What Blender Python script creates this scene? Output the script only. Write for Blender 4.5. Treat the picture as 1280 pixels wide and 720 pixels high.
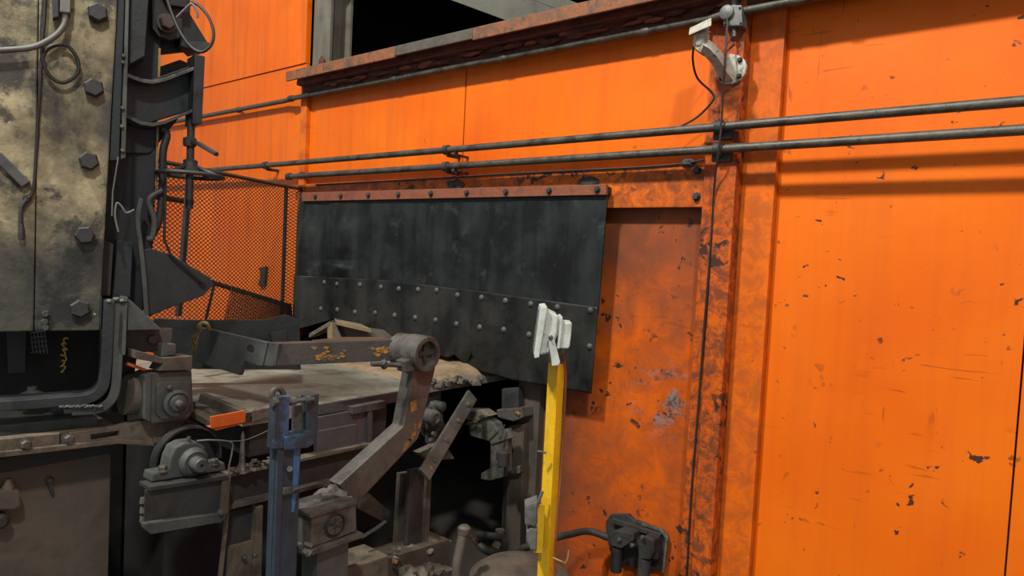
import bpy, bmesh, math, random
from mathutils import Vector, Matrix, noise as mnoise
random.seed(7)
for o in list(bpy.data.objects): bpy.data.objects.remove(o)
S = bpy.context.scene
COL = S.collection
# ------------------------------------------------------------------ camera
F = 850.0; ROLL = 0.05; PITCH = math.atan(38/850.0); YAW = math.radians(39)
CAM = Vector((0, -3.5, 2.15))
_f0 = Vector((-math.sin(YAW), math.cos(YAW), 0)); _r0 = Vector((math.cos(YAW), math.sin(YAW), 0)); _u0 = Vector((0, 0, 1))
FW = _f0*math.cos(PITCH) - _u0*math.sin(PITCH)
_up = _u0*math.cos(PITCH) + _f0*math.sin(PITCH)
RT = _r0*math.cos(ROLL) + _up*math.sin(ROLL)
UP = _up*math.cos(ROLL) - _r0*math.sin(ROLL)
cd = bpy.data.cameras.new('camera'); cam = bpy.data.objects.new('camera', cd); COL.objects.link(cam)
m = Matrix((RT, UP, -FW)).transposed().to_4x4(); m.translation = CAM
cam.matrix_world = m
cd.sensor_width = 36; cd.lens = F/1280*36; cd.clip_end = 200; cd.clip_start = 0.05
S.camera = cam
# ------------------------------------------------------------------ world, lamps, exposure
w = bpy.data.worlds.new('world'); S.world = w; w.use_nodes = True
w.node_tree.nodes['Background'].inputs[0].default_value = (0.80, 0.86, 0.90, 1)
w.node_tree.nodes['Background'].inputs[1].default_value = 0.62
def area(name, loc, target, size, power, col=(1, .985, .94)):
    l = bpy.data.lights.new(name, 'AREA'); l.shape = 'DISK'; l.size = size; l.energy = power; l.color = col
    o = bpy.data.objects.new(name, l); COL.objects.link(o); o.location = loc
    o.rotation_euler = (Vector(target)-Vector(loc)).to_track_quat('-Z', 'Y').to_euler()
    return o
area('high_bay_lamp_left_offscreen', (-3.0, -5.6, 8.9), (-2.6, -1, 0), 0.6, 900)
area('high_bay_lamp_right_offscreen', (2.4, -5.8, 8.9), (0.0, -1, 0), 0.6, 540)
S.view_settings.view_transform = 'Standard'; S.view_settings.look = 'None'
S.view_settings.gamma = 1; S.view_settings.use_curve_mapping = False
S.view_settings.exposure = -0.03

# ------------------------------------------------------------------ pixel -> point (a plane or a distance gives the depth)
def ray(px, py): return FW + RT*((px-640)/F) - UP*((py-360)/F)
def onX(px, py, x): d = ray(px, py); return CAM + d*((x-CAM.x)/d.x)
def onY(px, py, y=0.0): d = ray(px, py); return CAM + d*((y-CAM.y)/d.y)
def onZ(px, py, z): d = ray(px, py); return CAM + d*((z-CAM.z)/d.z)
def at(px, py, t): return CAM + ray(px, py)*t
class Plane:
    def __init__(s, p, n): s.p = Vector(p); s.n = Vector(n).normalized()
    def __call__(s, px, py):
        d = ray(px, py); return CAM + d*((s.p-CAM).dot(s.n)/d.dot(s.n))
def PX(x): return Plane((x, 0, 0), (1, 0, 0))
def PY(y): return Plane((0, y, 0), (0, -1, 0))
def PV(p, deg):                      # vertical plane through p, running deg off the Y axis towards +X
    a = math.radians(deg); return Plane(p, (math.cos(a), -math.sin(a), 0))

# ------------------------------------------------------------------ materials
def lin(c):
    return tuple(((v/255)/12.92 if v/255 <= .04045 else ((v/255+.055)/1.055)**2.4) for v in c) + (1,)
class NT:
    def __init__(s, name):
        s.m = bpy.data.materials.new(name); s.m.use_nodes = True; s.t = s.m.node_tree
        s.b = s.t.nodes['Principled BSDF']; s.pos = s.n('ShaderNodeNewGeometry').outputs['Position']
    def n(s, k, **kw):
        o = s.t.nodes.new(k)
        for a, v in kw.items(): setattr(o, a, v)
        return o
    def l(s, a, b): s.t.links.new(a, b)
    def vec(s, scale=(1, 1, 1), rot=(0, 0, 0)):
        mp = s.n('ShaderNodeMapping'); mp.inputs['Scale'].default_value = scale; mp.inputs['Rotation'].default_value = rot
        s.l(s.pos, mp.inputs['Vector']); return mp.outputs[0]
    def noise(s, scale, detail=6, rough=.6, vec=None, dist=0):
        o = s.n('ShaderNodeTexNoise'); o.inputs['Scale'].default_value = scale; o.inputs['Detail'].default_value = detail
        o.inputs['Roughness'].default_value = rough; o.inputs['Distortion'].default_value = dist
        s.l(vec if vec is not None else s.pos, o.inputs['Vector']); return o.outputs['Fac']
    def ramp(s, fac, stops):
        r = s.n('ShaderNodeValToRGB'); e = r.color_ramp.elements
        while len(e) < len(stops): e.new(.5)
        for x, (p, c) in zip(e, stops):
            x.position = p; x.color = (c, c, c, 1) if not isinstance(c, tuple) else c
        s.l(fac, r.inputs[0]); return r.outputs[0]
    def mix(s, f, a, b, mode='MIX'):
        x = s.n('ShaderNodeMix', data_type='RGBA', blend_type=mode)
        for i, v in ((0, f), (6, a), (7, b)):
            if isinstance(v, (int, float, tuple)): x.inputs[i].default_value = v
            else: s.l(v, x.inputs[i])
        return x.outputs[2]
    def math(s, op, a, b=0, c=0, clamp=False):
        x = s.n('ShaderNodeMath', operation=op, use_clamp=clamp)
        for i, v in enumerate((a, b, c)):
            if isinstance(v, (int, float)): x.inputs[i].default_value = v
            else: s.l(v, x.inputs[i])
        return x.outputs[0]
    def maprange(s, v, a, b, c=0, d=1):
        x = s.n('ShaderNodeMapRange'); x.interpolation_type = 'SMOOTHSTEP'; s.l(v, x.inputs[0])
        for i, k in enumerate((a, b, c, d)): x.inputs[i+1].default_value = k
        return x.outputs[0]
    def sep(s):
        x = s.n('ShaderNodeSeparateXYZ'); s.l(s.pos, x.inputs[0]); return x.outputs
    def done(s, col, rough=.6, metal=0.0, bump=None, bstr=.3, bdist=.01, spec=.5):
        if isinstance(col, tuple): s.b.inputs['Base Color'].default_value = col
        else: s.l(col, s.b.inputs['Base Color'])
        for k, v in (('Roughness', rough), ('Metallic', metal), ('Specular IOR Level', spec)):
            if isinstance(v, (int, float)): s.b.inputs[k].default_value = v
            else: s.l(v, s.b.inputs[k])
        if bump is not None:
            b = s.n('ShaderNodeBump'); b.inputs['Strength'].default_value = bstr; b.inputs['Distance'].default_value = bdist
            s.l(bump, b.inputs['Height']); s.l(b.outputs[0], s.b.inputs['Normal'])
        return s.m
MAT = {}
def grime(name, cols, scale=6, streak=0.0, rough=(.45, .75), metal=0.0, bstr=.25, bscale=40, spots=None, spec=.5):
    k = NT(name)
    f = k.noise(scale, 8, .65, dist=.4)
    if streak:
        f2 = k.noise(1, 6, .6, vec=k.vec((scale*3, scale*3, scale*.35)))
        f = k.math('ADD', k.math('MULTIPLY', f, 1-streak), k.math('MULTIPLY', f2, streak))
    n = len(cols)
    stops = [(.28 + .44*i/(max(n-1, 1)), lin(c)) for i, c in enumerate(cols)]
    c = k.ramp(f, stops)
    if spots:
        sc, lo, hi, sc_col = spots
        c = k.mix(k.ramp(k.noise(sc, 8, .7), [(lo, 0.0), (hi, 1.0)]), c, lin(sc_col))
    fine = k.noise(bscale, 6, .7)
    c = k.mix(.35, c, k.mix(1.0, c, k.ramp(fine, [(.3, .55), (.7, 1.0)]), 'MULTIPLY'))
    MAT[name] = k.done(c, k.ramp(f, [(.3, rough[0]), (.7, rough[1])]), metal, fine, bstr, .008, spec)
    return MAT[name]
def orange(name, a=(222, 104, 6), b=(212, 90, 2), wear=.5, soot=None, chips=(.66, .70), streak=.35, rough=.42, scuff=.0, mot=None, mark=None):
    k = NT(name)
    big = k.noise(1.1, 4, .5)
    c = k.mix(k.ramp(big, [(.35, 0.0), (.65, 1.0)]), lin(a), lin(b))
    st = k.noise(1, 6, .65, vec=k.vec((11, 11, .55)))
    c = k.mix(k.math('MULTIPLY', k.ramp(st, [(.48, 0.0), (.75, 1.0)]), streak), c, lin((168, 74, 26)))
    if mot:                                        # blotchy worn rust through the paint
        mo = k.noise(mot[0], 9, .72, dist=.6)
        c = k.mix(k.math('MULTIPLY', k.ramp(mo, [(.40, 0.0), (.58, 1.0)]), mot[1]), c, lin((112, 58, 34)))
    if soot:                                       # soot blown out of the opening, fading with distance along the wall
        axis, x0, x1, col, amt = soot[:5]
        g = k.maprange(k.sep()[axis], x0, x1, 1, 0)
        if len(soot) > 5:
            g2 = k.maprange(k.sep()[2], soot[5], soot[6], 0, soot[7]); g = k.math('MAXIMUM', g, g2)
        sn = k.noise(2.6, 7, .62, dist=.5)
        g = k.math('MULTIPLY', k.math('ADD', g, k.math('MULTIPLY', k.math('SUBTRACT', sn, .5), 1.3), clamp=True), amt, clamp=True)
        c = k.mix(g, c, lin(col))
    area_ = k.ramp(k.noise(1.7, 3, .5), [(.44, 0.0), (.58, 1.0)])
    ch = k.ramp(k.noise(14, 7, .55, dist=.5), [(chips[0], 0.0), (chips[1], 1.0)])
    chm = k.math('MULTIPLY', k.math('MULTIPLY', ch, area_), wear*1.6, clamp=True)
    c = k.mix(chm, c, lin((64, 40, 30)))
    area2 = k.ramp(k.noise(1.3, 3, .5), [(.50, 0.0), (.60, 1.0)])
    sc = k.ramp(k.noise(1, 4, .5, vec=k.vec((3.5, 3.5, 38), (0, .25, 0)), dist=.5), [(.645, 0.0), (.675, 1.0)])
    sc2 = k.ramp(k.noise(1, 4, .5, vec=k.vec((26, 26, 3.2), (0, .5, 0)), dist=.6), [(.67, 0.0), (.70, 1.0)])
    c = k.mix(k.math('MULTIPLY', k.math('MULTIPLY', k.math('MAXIMUM', sc, sc2), area2), .5*wear+scuff), c, lin((120, 46, 12)))
    tiny = k.ramp(k.noise(26, 5, .6), [(.70, 0.0), (.73, 1.0)])
    c = k.mix(k.math('MULTIPLY', tiny, .7*wear), c, lin((70, 38, 22)))
    if mark:                                       # bare-metal scrape in one spot
        d = k.n('ShaderNodeVectorMath', operation='DISTANCE'); k.l(k.pos, d.inputs[0]); d.inputs[1].default_value = mark[0]
        mk = k.math('MULTIPLY', k.maprange(d.outputs['Value'], 0, mark[1], 1, 0), k.ramp(k.noise(1, 7, .65, vec=k.vec((9, 9, 16), (0, .5, 0)), dist=.5), [(.53, 0.0), (.58, 1.0)]))
        c = k.mix(mk, c, k.ramp(k.noise(30, 3, .6), [(.42, lin((60, 50, 44))), (.58, lin((118, 114, 112)))]))
    fine = k.noise(3.5, 5, .5)
    hgt = k.math('SUBTRACT', k.math('MULTIPLY', fine, .8), k.math('MULTIPLY', chm, .25))
    MAT[name] = k.done(c, k.ramp(fine, [(.3, rough-.02), (.7, rough+.18)]), 0, hgt, .22, .02, .22)
orange('paint_panel', wear=.75, scuff=.15, streak=.22, chips=(.65, .68))
orange('paint_band', wear=.25, streak=.4)
orange('paint_far', wear=.2, streak=.7)
orange('paint_column', (204, 94, 16), (184, 76, 14), wear=1, streak=.3, chips=(.54, .60), mot=(17, .95))
orange('paint_strip', (218, 104, 14), (202, 88, 10), wear=.6, streak=.25, mot=(10, .45))
orange('paint_lintel', (218, 108, 20), (194, 86, 18), wear=1, streak=.35, chips=(.54, .6), mot=(11, .75))
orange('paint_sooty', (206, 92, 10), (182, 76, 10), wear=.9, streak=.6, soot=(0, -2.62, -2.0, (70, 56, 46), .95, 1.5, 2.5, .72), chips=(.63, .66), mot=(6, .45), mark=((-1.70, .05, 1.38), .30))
grime('rust_red', [(50, 30, 24), (96, 46, 30), (124, 60, 38), (70, 42, 32)], 7, rough=(.7, .95), bstr=.8, bscale=60)
grime('rust_flake', [(44, 30, 24), (96, 44, 28), (66, 42, 34), (138, 66, 38)], 10, rough=(.75, .95), bstr=.9, bscale=70)
grime('lip_orange', [(64, 57, 47), (104, 70, 46), (142, 82, 44), (80, 64, 50)], 9, rough=(.6, .9), bstr=.5, spots=(16, .55, .66, (80, 62, 48)))
grime('column_grey', [(48, 45, 37), (84, 79, 66), (108, 103, 88), (74, 69, 57)], 3, .5, rough=(.5, .8))
grime('roof_grey', [(96, 96, 86), (128, 126, 112), (140, 138, 124)], 2, .2, rough=(.6, .85))
grime('roof_dark', [(44, 46, 42), (56, 59, 54), (64, 67, 60)], 1.2, rough=(.8, .95))
grime('pipe_steel', [(44, 39, 33), (70, 65, 56), (90, 85, 75), (54, 44, 35)], 9, rough=(.35, .6), metal=.45)
grime('rubber', [(7, 8, 8), (13, 15, 14), (36, 40, 38), (19, 21, 20)], 2.8, .45, rough=(.42, .62), bstr=.12, bscale=14, spec=.28, spots=(6, .58, .72, (52, 54, 51)))
grime('rubber_low', [(7, 8, 7), (14, 15, 14), (44, 43, 39), (16, 17, 15)], 2.2, .35, rough=(.36, .6), bstr=.12, bscale=14, spec=.3)
grime('bar_rust', [(96, 54, 36), (132, 72, 46), (112, 62, 44)], 8, rough=(.7, .9), bstr=.5)
def press_plate():
    k = NT('press_plate')
    f = k.noise(3.2, 9, .68, dist=.15)
    c = k.ramp(f, [(.30, lin((30, 31, 29))), (.41, lin((80, 72, 54))), (.52, lin((132, 120, 90))), (.68, lin((180, 166, 130)))])
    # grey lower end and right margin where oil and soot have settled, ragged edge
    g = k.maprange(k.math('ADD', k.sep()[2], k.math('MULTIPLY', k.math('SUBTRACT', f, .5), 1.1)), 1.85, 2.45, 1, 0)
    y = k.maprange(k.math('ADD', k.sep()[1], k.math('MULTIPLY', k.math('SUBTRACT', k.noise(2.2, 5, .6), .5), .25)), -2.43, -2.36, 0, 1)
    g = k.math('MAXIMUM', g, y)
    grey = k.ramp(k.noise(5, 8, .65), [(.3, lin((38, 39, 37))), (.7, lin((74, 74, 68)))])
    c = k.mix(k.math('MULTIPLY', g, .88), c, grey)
    bl = k.ramp(k.noise(4.2, 9, .72, dist=.2), [(.52, 0.0), (.60, 1.0)])
    c = k.mix(k.math('MULTIPLY', bl, .85), c, lin((30, 30, 28)))
    pale = k.ramp(k.noise(22, 6, .7), [(.68, 0.0), (.72, 1.0)])
    c = k.mix(pale, c, lin((200, 186, 146)))
    fine = k.noise(30, 6, .7)
    MAT['press_plate'] = k.done(c, k.ramp(f, [(.3, .45), (.7, .7)]), .2, fine, .3, .008)
press_plate()
grime('press_dark', [(22, 24, 25), (38, 41, 42), (50, 53, 52), (30, 32, 32)], 5, .3, rough=(.4, .65), metal=.2)
grime('press_black', [(20, 21, 22), (28, 29, 30), (36, 37, 37)], 3, .3, rough=(.5, .8))
grime('worn_edge', [(58, 58, 55), (100, 99, 92), (138, 135, 126)], 14, rough=(.3, .5), metal=.7)
grime('machine_grey', [(44, 47, 46), (66, 69, 66), (82, 83, 78), (54, 54, 50)], 6, .2, rough=(.45, .7), metal=.15)
grime('brown_steel', [(46, 41, 36), (74, 67, 58), (92, 83, 71), (58, 50, 43)], 5, .15, rough=(.5, .75), metal=.2, bstr=.4)
grime('beam_brown', [(56, 49, 40), (88, 78, 65), (110, 98, 81), (70, 60, 49)], 7, rough=(.55, .8), metal=.15, bstr=.5)
grime('table_top', [(84, 80, 69), (120, 115, 100), (146, 141, 124), (100, 91, 77)], 2.2, rough=(.45, .75), metal=.1, bstr=.4, bscale=26, spots=(3, .54, .66, (84, 72, 56)))
grime('scale_dust', [(92, 76, 56), (130, 108, 80), (150, 126, 96)], 7, rough=(.8, .95), bstr=.6)
grime('slag', [(50, 45, 38), (80, 72, 61), (106, 96, 81), (60, 53, 45)], 12, rough=(.8, .95), bstr=.9)
grime('purple_steel', [(60, 56, 57), (82, 76, 77), (94, 88, 86)], 4, .2, rough=(.5, .7), metal=.1)
grime('arm_steel', [(52, 49, 45), (76, 72, 66), (96, 92, 84), (64, 58, 51)], 5, .1, rough=(.4, .65), metal=.3, spots=(7, .63, .69, (186, 128, 40)))
grime('link_steel', [(52, 47, 43), (72, 66, 61), (84, 78, 72)], 5, .1, rough=(.45, .65), metal=.25)
grime('link_yellow', [(84, 74, 64), (150, 104, 40), (206, 146, 44)], 14, rough=(.5, .75), spots=(18, .48, .56, (84, 76, 68)))
grime('bearing_grey', [(46, 44, 40), (72, 69, 63), (94, 90, 82), (58, 53, 46)], 9, rough=(.45, .7), metal=.25, bstr=.5)
grime('dark_steel', [(26, 27, 26), (42, 42, 41), (56, 55, 52), (34, 33, 31)], 5, .2, rough=(.5, .75), metal=.15)
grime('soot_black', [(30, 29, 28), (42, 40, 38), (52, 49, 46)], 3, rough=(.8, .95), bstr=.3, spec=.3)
grime('cabinet_brown', [(48, 44, 38), (70, 63, 54), (90, 78, 66), (62, 54, 47)], 1.6, rough=(.6, .85))
grime('blue_paint', [(30, 31, 31), (40, 47, 51), (46, 60, 72), (40, 41, 39)], 8, .5, rough=(.45, .7), spots=(4, .6, .68, (56, 92, 128)))
grime('bright_blue', [(48, 84, 122), (64, 108, 150), (56, 94, 134)], 9, rough=(.4, .6))
grime('yellow_paint', [(180, 130, 12), (214, 164, 18), (226, 178, 28), (196, 146, 16)], 9, .4, rough=(.4, .6), spots=(14, .64, .72, (110, 88, 30)))
grime('lamp_white', [(150, 153, 144), (184, 186, 176), (200, 200, 190)], 12, rough=(.4, .6), spots=(30, .62, .72, (120, 118, 108)))
grime('mount_white', [(120, 114, 99), (164, 159, 143), (184, 179, 164), (98, 86, 69)], 16, rough=(.45, .65), spots=(22, .58, .68, (96, 78, 58)))
grime('box_grey', [(78, 79, 75), (104, 104, 99), (120, 120, 113)], 10, rough=(.4, .6), metal=.3)
grime('cable_black', [(22, 20, 18), (36, 33, 30)], 10, rough=(.5, .7))
grime('cable_grey', [(74, 73, 67), (104, 102, 94)], 10, rough=(.5, .7))
grime('cord_red', [(110, 56, 30), (140, 72, 36)], 10, rough=(.5, .7))
grime('plug_grey', [(28, 27, 25), (44, 42, 39), (56, 53, 49)], 10, rough=(.5, .8), bstr=.4)
grime('tag_orange', [(190, 78, 16), (206, 92, 24)], 6, rough=(.5, .7), spots=(20, .64, .72, (130, 80, 50)))
grime('mesh_metal', [(48, 40, 32), (72, 60, 48), (58, 48, 38)], 8, rough=(.6, .8), metal=.2)
grime('bronze_wire', [(120, 98, 52), (180, 156, 96)], 10, rough=(.4, .6), metal=.4)
grime('gold_scribble', [(186, 150, 60), (214, 180, 88)], 10, rough=(.5, .7))
grime('concrete', [(62, 58, 53), (84, 79, 72), (98, 93, 85)], 1.5, rough=(.8, .95))
grime('jamb_steel', [(44, 41, 35), (68, 61, 52), (84, 73, 60), (100, 62, 40)], 3, .5, rough=(.55, .8), bstr=.3)
grime('rag_orange', [(80, 58, 38), (116, 80, 50), (88, 70, 52)], 5, rough=(.8, .95), bstr=.6)
def glassmat():
    k = NT('lamp_glass'); MAT['lamp_glass'] = k.done(lin((170, 176, 170)), .12, 0)
    k = NT('window_light'); k.b.inputs['Emission Color'].default_value = lin((190, 206, 190)); k.b.inputs['Emission Strength'].default_value = .42
    MAT['window_light'] = k.done(lin((120, 130, 120)), .6)
glassmat()

# ------------------------------------------------------------------ builders
def wloc(o):
    v = Vector((0, 0, 0))
    while o is not None: v += o.location; o = o.parent
    return v
def thing(name, label, cat, loc=(0, 0, 0), group=None):
    o = bpy.data.objects.new(name, None); o.empty_display_size = .05; COL.objects.link(o); o.location = loc
    o['label'] = label; o['category'] = cat
    if group: o['group'] = group
    return o
def tag(o, label, cat, group=None):
    o['label'] = label; o['category'] = cat
    if group: o['group'] = group
    return o
def link(name, bm, mat, parent=None, bevel=0, smooth=False, kind=None):
    bmesh.ops.remove_doubles(bm, verts=bm.verts, dist=1e-6)
    bmesh.ops.recalc_face_normals(bm, faces=bm.faces)
    if bevel:
        es = [e for e in bm.edges if len(e.link_faces) == 2 and e.calc_face_angle(0) > .5]
        if es: bmesh.ops.bevel(bm, geom=es, offset=bevel, segments=2, affect='EDGES', profile=.6, clamp_overlap=True)
    me = bpy.data.meshes.new(name)
    # origin: parent's place, or the mesh's own base
    if parent is None:
        n = max(1, len(bm.verts)); c = sum((v.co for v in bm.verts), Vector())/n
        c.z = min(v.co.z for v in bm.verts)
    else: c = wloc(parent)
    bmesh.ops.translate(bm, verts=bm.verts, vec=-c)
    bm.to_mesh(me); bm.free()
    me.materials.append(MAT[mat] if isinstance(mat, str) else mat)
    if smooth:
        for p in me.polygons: p.use_smooth = True
        if smooth != 'all':
            me.set_sharp_from_angle(angle=math.radians(38))
    o = bpy.data.objects.new(name, me); COL.objects.link(o)
    if parent is None: o.location = c
    else: o.parent = parent
    if kind: o['kind'] = kind
    return o
def b_prism(bm, pts, vec):
    a = [bm.verts.new(p) for p in pts]; b = [bm.verts.new(Vector(p)+vec) for p in pts]
    bm.faces.new(a); bm.faces.new(b[::-1])
    for i in range(len(pts)):
        j = (i+1) % len(pts); bm.faces.new((a[j], a[i], b[i], b[j]))
def b_box(bm, x0, x1, y0, y1, z0, z1):
    b_prism(bm, [Vector(p) for p in ((x0, y0, z0), (x1, y0, z0), (x1, y1, z0), (x0, y1, z0))], Vector((0, 0, z1-z0)))
def box(name, x0, x1, y0, y1, z0, z1, mat, parent=None, bevel=.004, **k):
    bm = bmesh.new(); b_box(bm, x0, x1, y0, y1, z0, z1); return link(name, bm, mat, parent, bevel, **k)
def plate(name, pix, plane, th, mat, parent=None, bevel=.003, front=0.0, **k):
    """outline on a plane, thickness away from the camera side of that plane"""
    n = plane.n if (CAM-plane.p).dot(plane.n) > 0 else -plane.n
    pts = [plane(*p) + n*front for p in pix]
    bm = bmesh.new(); b_prism(bm, pts, -n*th); return link(name, bm, mat, parent, bevel, **k)
def prism(name, pts, vec, mat, parent=None, bevel=.003, **k):
    bm = bmesh.new(); b_prism(bm, [Vector(p) for p in pts], Vector(vec)); return link(name, bm, mat, parent, bevel, **k)
def frame_of(ax):
    ax = Vector(ax).normalized(); t = Vector((0, 0, 1)) if abs(ax.z) < .9 else Vector((1, 0, 0))
    u = ax.cross(t).normalized(); v = ax.cross(u).normalized(); return ax, u, v
def b_lathe(bm, o, ax, prof, n=24, ph=0):
    ax, u, v = frame_of(ax); rings = []
    for r, h in prof:
        rings.append([bm.verts.new(Vector(o)+ax*h+(u*math.cos(ph+2*math.pi*i/n)+v*math.sin(ph+2*math.pi*i/n))*max(r, 1e-5)) for i in range(n)])
    for a, b in zip(rings, rings[1:]):
        for i in range(n): bm.faces.new((a[i], a[(i+1) % n], b[(i+1) % n], b[i]))
    bm.faces.new(rings[0][::-1]); bm.faces.new(rings[-1])
def lathe(name, o, ax, prof, mat, parent=None, n=24, bevel=0, ph=0, smooth=True, **k):
    bm = bmesh.new(); b_lathe(bm, o, ax, prof, n, ph); return link(name, bm, mat, parent, bevel, smooth, **k)
def cyl(name, p0, p1, r, mat, parent=None, n=20, bevel=0, r2=None, smooth=True, **k):
    p0 = Vector(p0); p1 = Vector(p1); L = (p1-p0).length
    return lathe(name, p0, p1-p0, [(r, 0), (r if r2 is None else r2, L)], mat, parent, n, bevel, smooth=smooth, **k)
def nut(name, p, ax, r, h, mat, parent, washer=True):
    bm = bmesh.new()
    if washer: b_lathe(bm, Vector(p), ax, [(r*1.25, 0), (r*1.25, h*.15)], 18)
    b_lathe(bm, Vector(p)+Vector(ax).normalized()*h*.12, ax, [(r, 0), (r, h*.8), (r*.82, h)], 6, random.random())
    return link(name, bm, mat, parent)
def smooth_path(pts, n=6):
    pts = [Vector(p) for p in pts]; out = []
    for i in range(len(pts)-1):
        p0 = pts[max(i-1, 0)]; p1 = pts[i]; p2 = pts[i+1]; p3 = pts[min(i+2, len(pts)-1)]
        for k in range(n):
            t = k/n
            out.append(.5*((2*p1)+(p2-p0)*t+(2*p0-5*p1+4*p2-p3)*t*t+(3*p1-p0-3*p2+p3)*t*t*t))
    return out + [pts[-1]]
def b_tube(bm, pts, r, n=8, closed=False, rr=None):
    pts = [Vector(p) for p in pts]; N = len(pts); rings = []; u = None
    for i, p in enumerate(pts):
        a = pts[(i+1) % N] if (closed or i < N-1) else p; b = pts[i-1] if (closed or i > 0) else p
        t = (a-b).normalized()
        if u is None: _, u, _ = frame_of(t)
        u = (u-t*u.dot(t)).normalized(); v = t.cross(u)
        ri = rr[i] if rr else r
        rings.append([bm.verts.new(p+(u*math.cos(2*math.pi*k/n)+v*math.sin(2*math.pi*k/n))*ri) for k in range(n)])
    for i in range(N if closed else N-1):
        a, b = rings[i], rings[(i+1) % N]
        for k in range(n): bm.faces.new((a[k], a[(k+1) % n], b[(k+1) % n], b[k]))
    if not closed: bm.faces.new(rings[0][::-1]); bm.faces.new(rings[-1])
def tube(name, pts, r, mat, parent=None, n=8, closed=False, curve=0, rr=None, **k):
    if curve: pts = smooth_path(pts, curve)
    bm = bmesh.new(); b_tube(bm, pts, r, n, closed, rr); return link(name, bm, mat, parent, 0, True, **k)
def sweep_rect(name, pts, w, h, side, mat, parent=None, bevel=.003, **k):
    """bar of rectangular section along pts; w along `side`, h across"""
    bm = bmesh.new(); pts = [Vector(p) for p in pts]; side = Vector(side).normalized(); rings = []
    for i, p in enumerate(pts):
        t = (pts[min(i+1, len(pts)-1)]-pts[max(i-1, 0)]).normalized()
        s = (side-t*side.dot(t)).normalized(); c = t.cross(s)
        rings.append([bm.verts.new(p+s*a*w/2+c*b*h/2) for a, b in ((-1, -1), (1, -1), (1, 1), (-1, 1))])
    for a, b in zip(rings, rings[1:]):
        for i in range(4): bm.faces.new((a[i], a[(i+1) % 4], b[(i+1) % 4], b[i]))
    bm.faces.new(rings[0][::-1]); bm.faces.new(rings[-1])
    return link(name, bm, mat, parent, bevel, **k)
def rock(name, p, sx, sy, sz, mat, parent=None, seed=0, sub=2, rot=0, kind=None):
    bm = bmesh.new(); bmesh.ops.create_icosphere(bm, subdivisions=sub, radius=1)
    R = Matrix.Rotation(rot, 3, 'Z')
    for v in bm.verts:
        d = v.co.normalized(); f = 1+.45*mnoise.noise(d*1.7+Vector((seed*3.1, seed, 0)))+.2*mnoise.noise(d*5+Vector((0, seed, 2)))
        q = d*f; q = R @ Vector((q.x*sx, q.y*sy, q.z*sz)); v.co = Vector(p)+q
    return link(name, bm, mat, parent, 0, False, kind=kind)
def cut(objs, pts, vec):                     # a real hole: subtract a prism, bake the result, drop the cutter
    bm = bmesh.new(); b_prism(bm, [Vector(p) for p in pts], Vector(vec)); k = link('cutter', bm, 'dark_steel')
    for o in objs:
        md = o.modifiers.new('cut', 'BOOLEAN'); md.operation = 'DIFFERENCE'; md.solver = 'EXACT'; md.object = k
        bpy.context.view_layer.update(); e = o.evaluated_get(bpy.context.evaluated_depsgraph_get())
        me = bpy.data.meshes.new_from_object(e); o.modifiers.remove(md); o.data = me
    bpy.data.objects.remove(k)
_shared = {}
def copy_part(name, me, p, parent, rot=None):
    o = bpy.data.objects.new(name, me); COL.objects.link(o); o.parent = parent; o.location = Vector(p)-wloc(parent)
    if rot: o.rotation_euler = rot
    return o
def shared_nut(key, r, h, mat, n=6, dome=False):
    if key not in _shared:
        bm = bmesh.new()
        if dome: b_lathe(bm, (0, 0, 0), (0, -1, 0), [(r, 0), (r*.95, h*.35), (r*.7, h*.75), (r*.3, h)], 10)
        else:
            b_lathe(bm, (0, 0, 0), (0, -1, 0), [(r*1.3, 0), (r*1.3, h*.15)], 14)
            b_lathe(bm, (0, -h*.1, 0), (0, -1, 0), [(r, 0), (r, h*.8), (r*.8, h)], n)
        me = bpy.data.meshes.new(key); bmesh.ops.recalc_face_normals(bm, faces=bm.faces); bm.to_mesh(me); bm.free()
        me.materials.append(MAT[mat]); _shared[key] = me
    return _shared[key]
def struct(o): o['kind'] = 'structure'; return o

# ================================================================== THE SETTING
struct(box('floor', -14, 8, -12, 9, -.2, 0, 'concrete', bevel=0))
ZL = 3.60                                   # ledge level
def sroot(name, loc=(0, 0, 0)):
    o = bpy.data.objects.new(name, None); COL.objects.link(o); o.location = loc; o['kind'] = 'structure'; return o
# upper band over the opening
wb = sroot('wall_back', (-3.3, .02, 2.4))
box('panel', -5.19, -3.3475, 0, .04, 2.52, ZL, 'paint_band', wb)
box('panel', -3.3365, -1.40, 0, .04, 2.52, ZL, 'paint_band', wb)
box('lintel_plate', -5.19, -1.525, -.03, 0, 2.47, 2.70, 'paint_lintel', wb, bevel=.006)
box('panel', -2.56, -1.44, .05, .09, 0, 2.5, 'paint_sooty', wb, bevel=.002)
box('jamb', -2.74, -2.56, .0, .16, 0, 2.5, 'jamb_steel', wb, bevel=.006)
for px, py in ((872, 213), (871, 246)):
    nut('bolt', onY(px, py, -.03), (0, -1, 0), .019, .022, 'dark_steel', wb)
# peeling paint flakes and weld blobs above the flap
for px, py, r in ((455, 246, .03), (490, 243, .04), (520, 242, .03), (570, 231, .055), (600, 236, .03), (735, 228, .05), (860, 203, .03)):
    rock('weld_blob', onY(px, py, -.035), r*1.5, .014, r*.7, 'dark_steel', wb, seed=px)
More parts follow.
